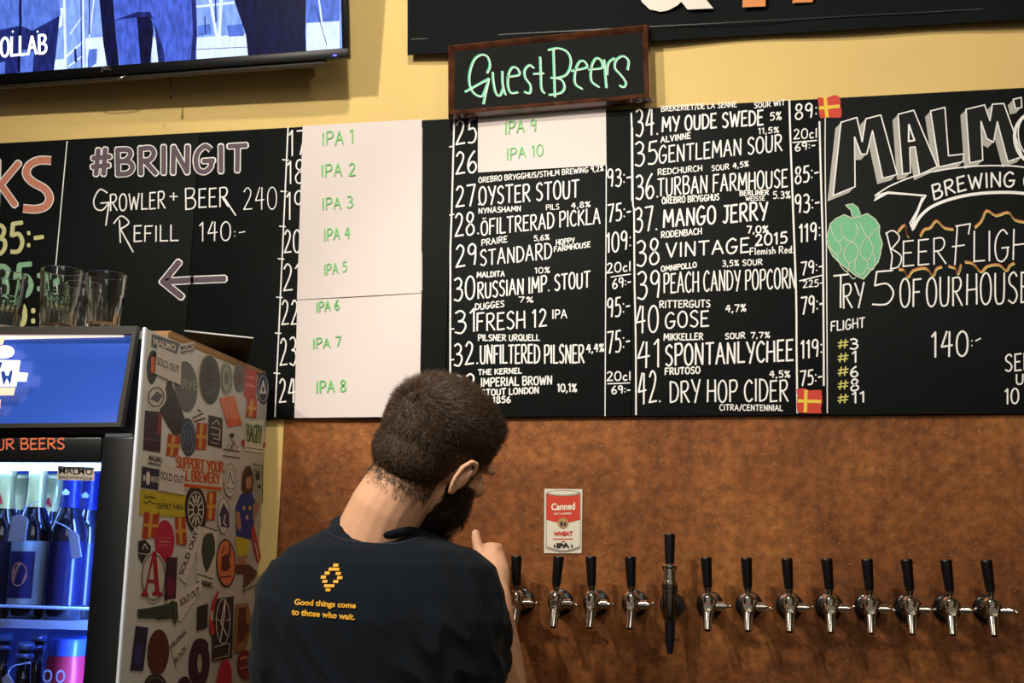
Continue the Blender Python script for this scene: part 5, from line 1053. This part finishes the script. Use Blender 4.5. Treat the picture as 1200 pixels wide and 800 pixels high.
# left hand, lowered
skin_parts += [elp(WL + Vector((.0, .035, -.03)), (.022, .035, .040))]
for k in range(4): 
    b0 = WL + Vector((-.024 + .016 * k, .05, -.06)); skin_parts.append(cap([b0, b0 + Vector((0, .012, -.035)), b0 + Vector((0, -.002, -.062))], [.0095, .0085, .007], 10))
skin_parts.append(cap([WL + Vector((.022, .03, -.02)), WL + Vector((.04, .045, -.045)), WL + Vector((.042, .05, -.07))], [.011, .0095, .008], 10))
TOR = [(640, 395, 500, -.45, .050), (664, 345, 545, -.445, .075), (700, 325, 566, -.44, .095), (780, 325, 566, -.43, .10), (900, 338, 555, -.42, .095), (1010, 335, 560, -.42, .10)]
skin_parts.append(rings(TOR))
me = solid(skin_parts, .0026, 4)
m_skin = mat('skin', (228, 174, 138), .55, noise=.07, nscale=25, bump=.12, bscale=300); m_skin.node_tree.nodes['Principled BSDF'].inputs['Subsurface Weight'].default_value = .08; m_skin.node_tree.nodes['Principled BSDF'].inputs['Subsurface Radius'].default_value = (.012, .005, .003)
def addmesh(name, me, m, parent):
    a = mesh_np(me) - np.array(WOFF[parent.name]); set_np(me, a); me.polygons.foreach_set('use_smooth', [True] * len(me.polygons)); return link(name, me, m, parent, WOFF[parent.name])
BODY = addmesh('body', me, m_skin, man)
# face details
for sx in (-1, 1):
    bm = bmesh.new(); bmesh.ops.create_uvsphere(bm, u_segments=16, v_segments=10, radius=.0110, matrix=Matrix.Translation(h(sx * .030, .0735, .002))); ey = bmo('eye', bm, mat('eye_white', (226, 220, 212), .2), man, smooth=True)
    bm = bmesh.new(); lathe(bm, [(0, .0006), (.0058, .0004), (.0060, -.001), (0, -.001)], h(sx * .030, .0848, .0008), axis=HM @ Vector((0, 1, -.1)), n=14); bmo('iris', bm, mat('iris_brown', (60, 40, 26), .2), ey, smooth=True)
# T-shirt
def shirt_parts(g=0):
    sp = [(606, 400, 482, -.450, .040), (617, 393, 487, -.450, .052), (632, 366, 520, -.45, .062), (645, 342, 553, -.448, .080), (662, 324, 573, -.445, .094), (690, 308, 585, -.44, .108), (725, 304, 588, -.437, .116), (780, 306, 586, -.43, .118), (860, 316, 578, -.425, .114), (960, 318, 576, -.42, .112), (1040, 312, 580, -.42, .116)]
    return [rings(sp)]
eL2 = SL.lerp(EL, .74); eR2 = SR.lerp(ER, .70)
sleeves = [cap([P(362, 702, -.49), SL, P(334, 780, -.49)], [.056, .0575, .053], 24), cap([P(530, 706, -.43), P(545, 712, -.42), P(556, 745, -.385), P(558, 778, -.352)], [.060, .057, .054, .051], 24)]
me = solid(shirt_parts() + sleeves, .0032, 10)
a = mesh_np(me); nr = np.empty(len(me.vertices) * 3); me.vertices.foreach_get('normal', nr) if hasattr(me.vertices[0], 'normal') else None; nr = nr.reshape(-1, 3)
# soft folds: gather under the arms and across the back
from mathutils import noise as mn
dsp = np.zeros(len(a)); armR = np.array(P(556, 735, -.44)); armL = np.array(P(330, 735, -.5))
for k, v in enumerate(a):
    p = Vector(v); q = Vector((p.x * 9 + p.z * 5, p.y * 9, p.z * 5 - p.x * 3)); s = mn.noise(q)
    q2 = Vector((p.x * 26 + p.z * 14, p.y * 20, p.z * 9)); s2 = mn.noise(q2)
    w_ = max(0, 1 - np.linalg.norm(v - armR) / .20) + .7 * max(0, 1 - np.linalg.norm(v - armL) / .16)
    low = min(1, max(0, (1.52 - v[2]) / .25))
    dsp[k] = .004 * s + .008 * (1 - abs(s2) * 2.4) * (w_ + .4 * low)
set_np(me, a + nr * dsp[:, None])
m_shirt = mat('shirt_cotton', (17, 24, 32), .9, noise=.12, nscale=30, bump=.25, bscale=900, sheen=.04, spec=.2)
SHIRT = addmesh('t_shirt', me, m_shirt, man)
# collar rib
cz = [(390, 615, -.452), (401, 619, -.488), (425, 624, -.510), (453, 626, -.510), (476, 622, -.494), (489, 618, -.455), (485, 611, -.41), (455, 606, -.385), (420, 604, -.385), (399, 609, -.41)]
cp_ = [P(*c) for c in cz]; N_ = len(cp_); path = []
for k in range(N_):
    p0, p1, p2, p3 = cp_[k - 1], cp_[k], cp_[(k + 1) % N_], cp_[(k + 2) % N_]
    for s in range(6):
        t = s / 6; path.append(.5 * ((2 * p1) + (-p0 + p2) * t + (2 * p0 - 5 * p1 + 4 * p2 - p3) * t * t + (-p0 + 3 * p1 - 3 * p2 + p3) * t ** 3))
bm = bmesh.new(); n = 10; cc = sum(path, Vector()) / len(path); rs = []
for k, p in enumerate(path):
    tg = (path[(k + 1) % len(path)] - path[k - 1]).normalized(); out = (p - cc); out = (out - tg * out.dot(tg)).normalized(); up_ = tg.cross(out)
    rs.append([bm.verts.new(p + out * .0042 * math.cos(2 * math.pi * j / n) + up_ * .0075 * math.sin(2 * math.pi * j / n)) for j in range(n)])
for k in range(len(rs)):
    a_, b_ = rs[k], rs[(k + 1) % len(rs)]
    for j in range(n): bm.faces.new((a_[j], a_[(j + 1) % n], b_[(j + 1) % n], b_[j]))
bmo('collar', bm, m_shirt, SHIRT, smooth=True)
# print on the back of the shirt
def bvh(o):
    off = Vector(WOFF[o.name]); me = o.data; return BVHTree.FromPolygons([v.co + off for v in me.vertices], [tuple(p.vertices) for p in me.polygons])
BS = bvh(SHIRT)
class Wrap:
    def at(s, px, py, off=0):
        d = ray(px, py); hit = BS.ray_cast(CAMP, d); return (hit[0] if hit[0] else P(px, py, -.56)) - d * max(off, .0012)
i = Ink(Wrap(), .0012); i.line(catmull([(384, 623), (392, 628), (408, 633), (437, 636), (466, 636), (486, 631), (499, 630)], 8), 1.0, strip=True); i.build('collar_seam', mat('seam_thread', (34, 42, 52), .8), SHIRT)
m_pr = mat('print_amber', (240, 176, 44), .6)
i = Ink(Wrap(), .0014); J = lambda a, b: (330 + a / 8, 640 + b / 8)
for cx, cy, wd in ((508, 176, 50), (492, 214, 104), (428, 250, 50), (532, 254, 50), (392, 288, 50), (546, 294, 50), (406, 328, 48), (508, 330, 50), (446, 369, 98), (436, 407, 48)):
    x_, y_ = J(cx, cy); w2 = wd / 16; i.poly([(x_ - w2 + .3, y_ - 1.9), (x_ + w2, y_ - 1.8), (x_ + w2 - .4, y_ + 1.7), (x_ - w2 - .2, y_ + 1.7)])
i.build('back_emblem', m_pr, SHIRT)
i = Ink(Wrap(), .0014); print_(i, 'Good things come', 344.3, 710.5, 416.5, 714.8, 9.2, bold=.035, slant=.12); print_(i, 'to those who wait.', 341.3, 720.3, 415.5, 726.5, 7.6, bold=.035, slant=.12); i.build('back_lettering', m_pr, SHIRT)
# trousers and shoes (below the picture)
hipz = foot.z - .40; hx, hy = foot.x, foot.y; tr_ = []
for s in (-1, 1):
    hp = Vector((hx, hy, 0)) + VR * .09 * s
    tr_.append(cap([Vector((hp.x, hp.y, .92)), Vector((hp.x, hp.y + .015, .50)), Vector((hp.x, hp.y - .01, .10))], [.098, .072, .058], 20))
tr_.append(elp((hx, hy, .98), (.175, .115, .13), Matrix.Rotation(math.radians(15), 3, 'Z')))
me = solid(tr_, .008, 4); addmesh('trousers', me, mat('dark_trousers', (28, 28, 34), .85, bump=.2, bscale=400), man)
for s in (-1, 1):
    hp = Vector((hx, hy, 0)) + VR * .09 * s; bm = bmesh.new()
    lathe(bm, [(0, .001), (.045, .001), (.048, .02), (.046, .05), (.040, .10), (0, .10)], (hp.x, hp.y, 0), n=20)
    sh_me = solid([lambda b, hp=hp: lathe(b, [(0, .002), (.046, .002), (.048, .03), (.044, .08), (0, .10)], (hp.x, hp.y, 0), n=20), elp((hp.x, hp.y + .09, .035), (.046, .12, .034)), ], .006, 3); bm.free()
    addmesh('shoe', sh_me, mat('shoe_black', (24, 24, 26), .5), man)
# ---------------- hair and beard
rng = np.random.default_rng(5)
BB = bvh(BODY)
HMi = HM.inverted()
def strands(name, n, region, length, comb, width, m, parent, lift=.0, jitter=.35, segs=3):
    V = []; Fc = []; k = 0; tries = 0
    while k < n and tries < n * 12:
        tries += 1
        u = rng.normal(size=3); u /= np.linalg.norm(u); o = h(0, 0, 0)
        d = HM @ Vector(u); hit = BB.ray_cast(o + d * .30, -d, .30)
        if hit[0] is None: continue
        p = HMi @ (hit[0] - HC); pr = region(p)
        if pr <= 0 or rng.random() > pr: continue
        nl = (HMi @ hit[1]).normalized(); L = length(p) * rng.uniform(.7, 1.15)
        c = Vector(comb(p)) + Vector(rng.normal(size=3)) * jitter; c = (c - nl * c.dot(nl)); dr = (nl * .55 + c).normalized() if c.length > 1e-6 else nl
        side = dr.cross(nl); side = side.normalized() if side.length > 1e-6 else Vector((1, 0, 0))
        pts = [p + nl * lift, p + nl * (lift + L * .2) + dr * L * .3, p + nl * (lift + L * .22) + dr * L * .65 + c * L * .08, p + nl * (lift + L * .16) + dr * L * .95 + c * L * .22]
        w0 = width
        b = len(V)
        for j, q in enumerate(pts):
            ww = w0 * (1 - j / 3.3); V.append(h(*(q + side * ww))); V.append(h(*(q - side * ww)))
        for j in range(3): Fc.append((b + 2 * j, b + 2 * j + 1, b + 2 * j + 3, b + 2 * j + 2))
        k += 1
    return vf(name, V, Fc, m, parent)
def hairmat(name, a, b):
    m = bpy.data.materials.new(name); m.use_nodes = True; nt = m.node_tree; bs = nt.nodes['Principled BSDF']
    tc = nt.nodes.new('ShaderNodeTexCoord'); nz = nt.nodes.new('ShaderNodeTexNoise'); nz.inputs['Scale'].default_value = 160; nt.links.new(tc.outputs['Object'], nz.inputs[0])
    r = nt.nodes.new('ShaderNodeValToRGB'); nt.links.new(nz.outputs[0], r.inputs[0]); r.color_ramp.elements[0].color = (*lin(a), 1); r.color_ramp.elements[1].color = (*lin(b), 1)
    r.color_ramp.elements[0].position = .35; r.color_ramp.elements[1].position = .7
    nt.links.new(r.outputs[0], bs.inputs['Base Color']); bs.inputs['Roughness'].default_value = .55; bs.inputs['Specular IOR Level'].default_value = .35; MATS[name] = m; return m
m_hair = hairmat('brown_hair', (34, 24, 17), (92, 66, 42)); m_beard = hairmat('dark_beard', (20, 14, 12), (52, 36, 26))
def isear(p): return abs(p.x) > .072 and -.040 < p.z < .030 and -.030 < p.y < .022
def hreg(p):
    if isear(p): return 0
    if p.y > .062 + .25 * (p.z - .05): return 0 if p.z < .085 else .6      # forehead
    if p.y > .02: lowlim = .030
    elif p.y > -.02: lowlim = -.002 if abs(p.x) > .05 else -.02
    else: lowlim = -.062 - .0 * p.y
    if p.z < lowlim - .018: return 0
    return 1 if p.z > lowlim else max(0, (p.z - lowlim + .018) / .018) * .6
def hlen(p):
    t = min(1, max(0, (p.z - .035) / .055)); f = min(1, max(0, (p.y + .02) / .09))
    base = .006 + .013 * t; return base - .002 * t * f
def hcomb(p):
    t = min(1, max(0, (p.z - .04) / .05)); return (p.x * 2.0 * (1 - t), 1.1 * t + .15, -.8 * (1 - t) + .35 * t)
# under-layer following the skull so no scalp shows
cap_me = solid([elp(h(0, -.013, .0365), (.0790, .1000, .0855), HM), elp(h(0, -.040, -.010), (.066, .066, .052), HM), elp(h(0, .030, .074), (.056, .058, .034), HM), elp(h(0, .058, .068), (.046, .034, .026), HM)], .003, 3)
# trim under-layer to the hair region
bmc = bmesh.new(); bmc.from_mesh(cap_me); kill = []
for v in bmc.verts:
    p = HMi @ (v.co - HC); bad = isear(p) and False
    if p.z < -.050 or (p.y > .060 and p.z < .058) or (p.y > .0 and p.z < .020 + .2 * p.y) or (p.y > -.030 and p.z < -.010): bad = True
    if bad: kill.append(v)
bmesh.ops.delete(bmc, geom=kill, context='VERTS'); bmc.to_mesh(cap_me); bmc.free()
HAIR = addmesh('hair', cap_me, m_hair, man)
BODY_B = BB
BC = bvh(HAIR)
class Both:
    def ray_cast(s, o, d, m=1e9):
        a = BODY_B.ray_cast(o, d, m); b = BC.ray_cast(o, d, m)
        if a[0] is None: return b
        if b[0] is None: return a
        return a if a[3] < b[3] else b
BB = Both()
tag(strands('hair_strands', 30000, hreg, hlen, hcomb, .00042, m_hair, HAIR, lift=-.001), kind='stuff')
def breg(p):
    if isear(p): return 0
    if p.z > -.012 or p.y < -.002 - .2 * min(0, p.z + .02): return 1 if (abs(p.x) > .055 and -.002 < p.y < .030 and p.z < .03) else 0
    if p.z < -.125: return 0
    if p.y > .085 and abs(p.x) < .018 and -.066 < p.z < -.043: return 0
    if abs(p.x) < .03 and p.z > -.038: return 0
    if p.z > -.030 and p.y > .06: return 0
    return 1
BB = BODY_B
jaw = solid([elp(h(0, .038, -.058), (.0640, .0620, .060), HM), elp(h(0, .060, -.092), (.040, .042, .036), HM)], .003, 2)
bmc = bmesh.new(); bmc.from_mesh(jaw); kill = []
for v in bmc.verts:
    p = HMi @ (v.co - HC)
    if p.z > -.030 or (p.y > .080 and p.z > -.066 and abs(p.x) < .02) or p.y < .000: kill.append(v)
bmesh.ops.delete(bmc, geom=kill, context='VERTS'); bmc.to_mesh(jaw); bmc.free()
BEARD = addmesh('beard', jaw, m_beard, man)
BC = bvh(BEARD); BB = Both()
tag(strands('beard_strands', 9000, breg, lambda p: .009 if p.z > -.06 else .013, lambda p: (p.x * 4, .2, -1.0), .0004, m_beard, BEARD, lift=-.001), kind='stuff')
for sx in (-1, 1):
    BB = BODY_B
    tag(strands('eyebrow', 260, lambda p, sx=sx: 1 if (.012 < sx * p.x < .050 and .018 < p.z < .028 and p.y > .05) else 0, lambda p: .008, lambda p, sx=sx: (sx * 1.0, 0, .2), .0004, m_beard, man), kind='stuff')
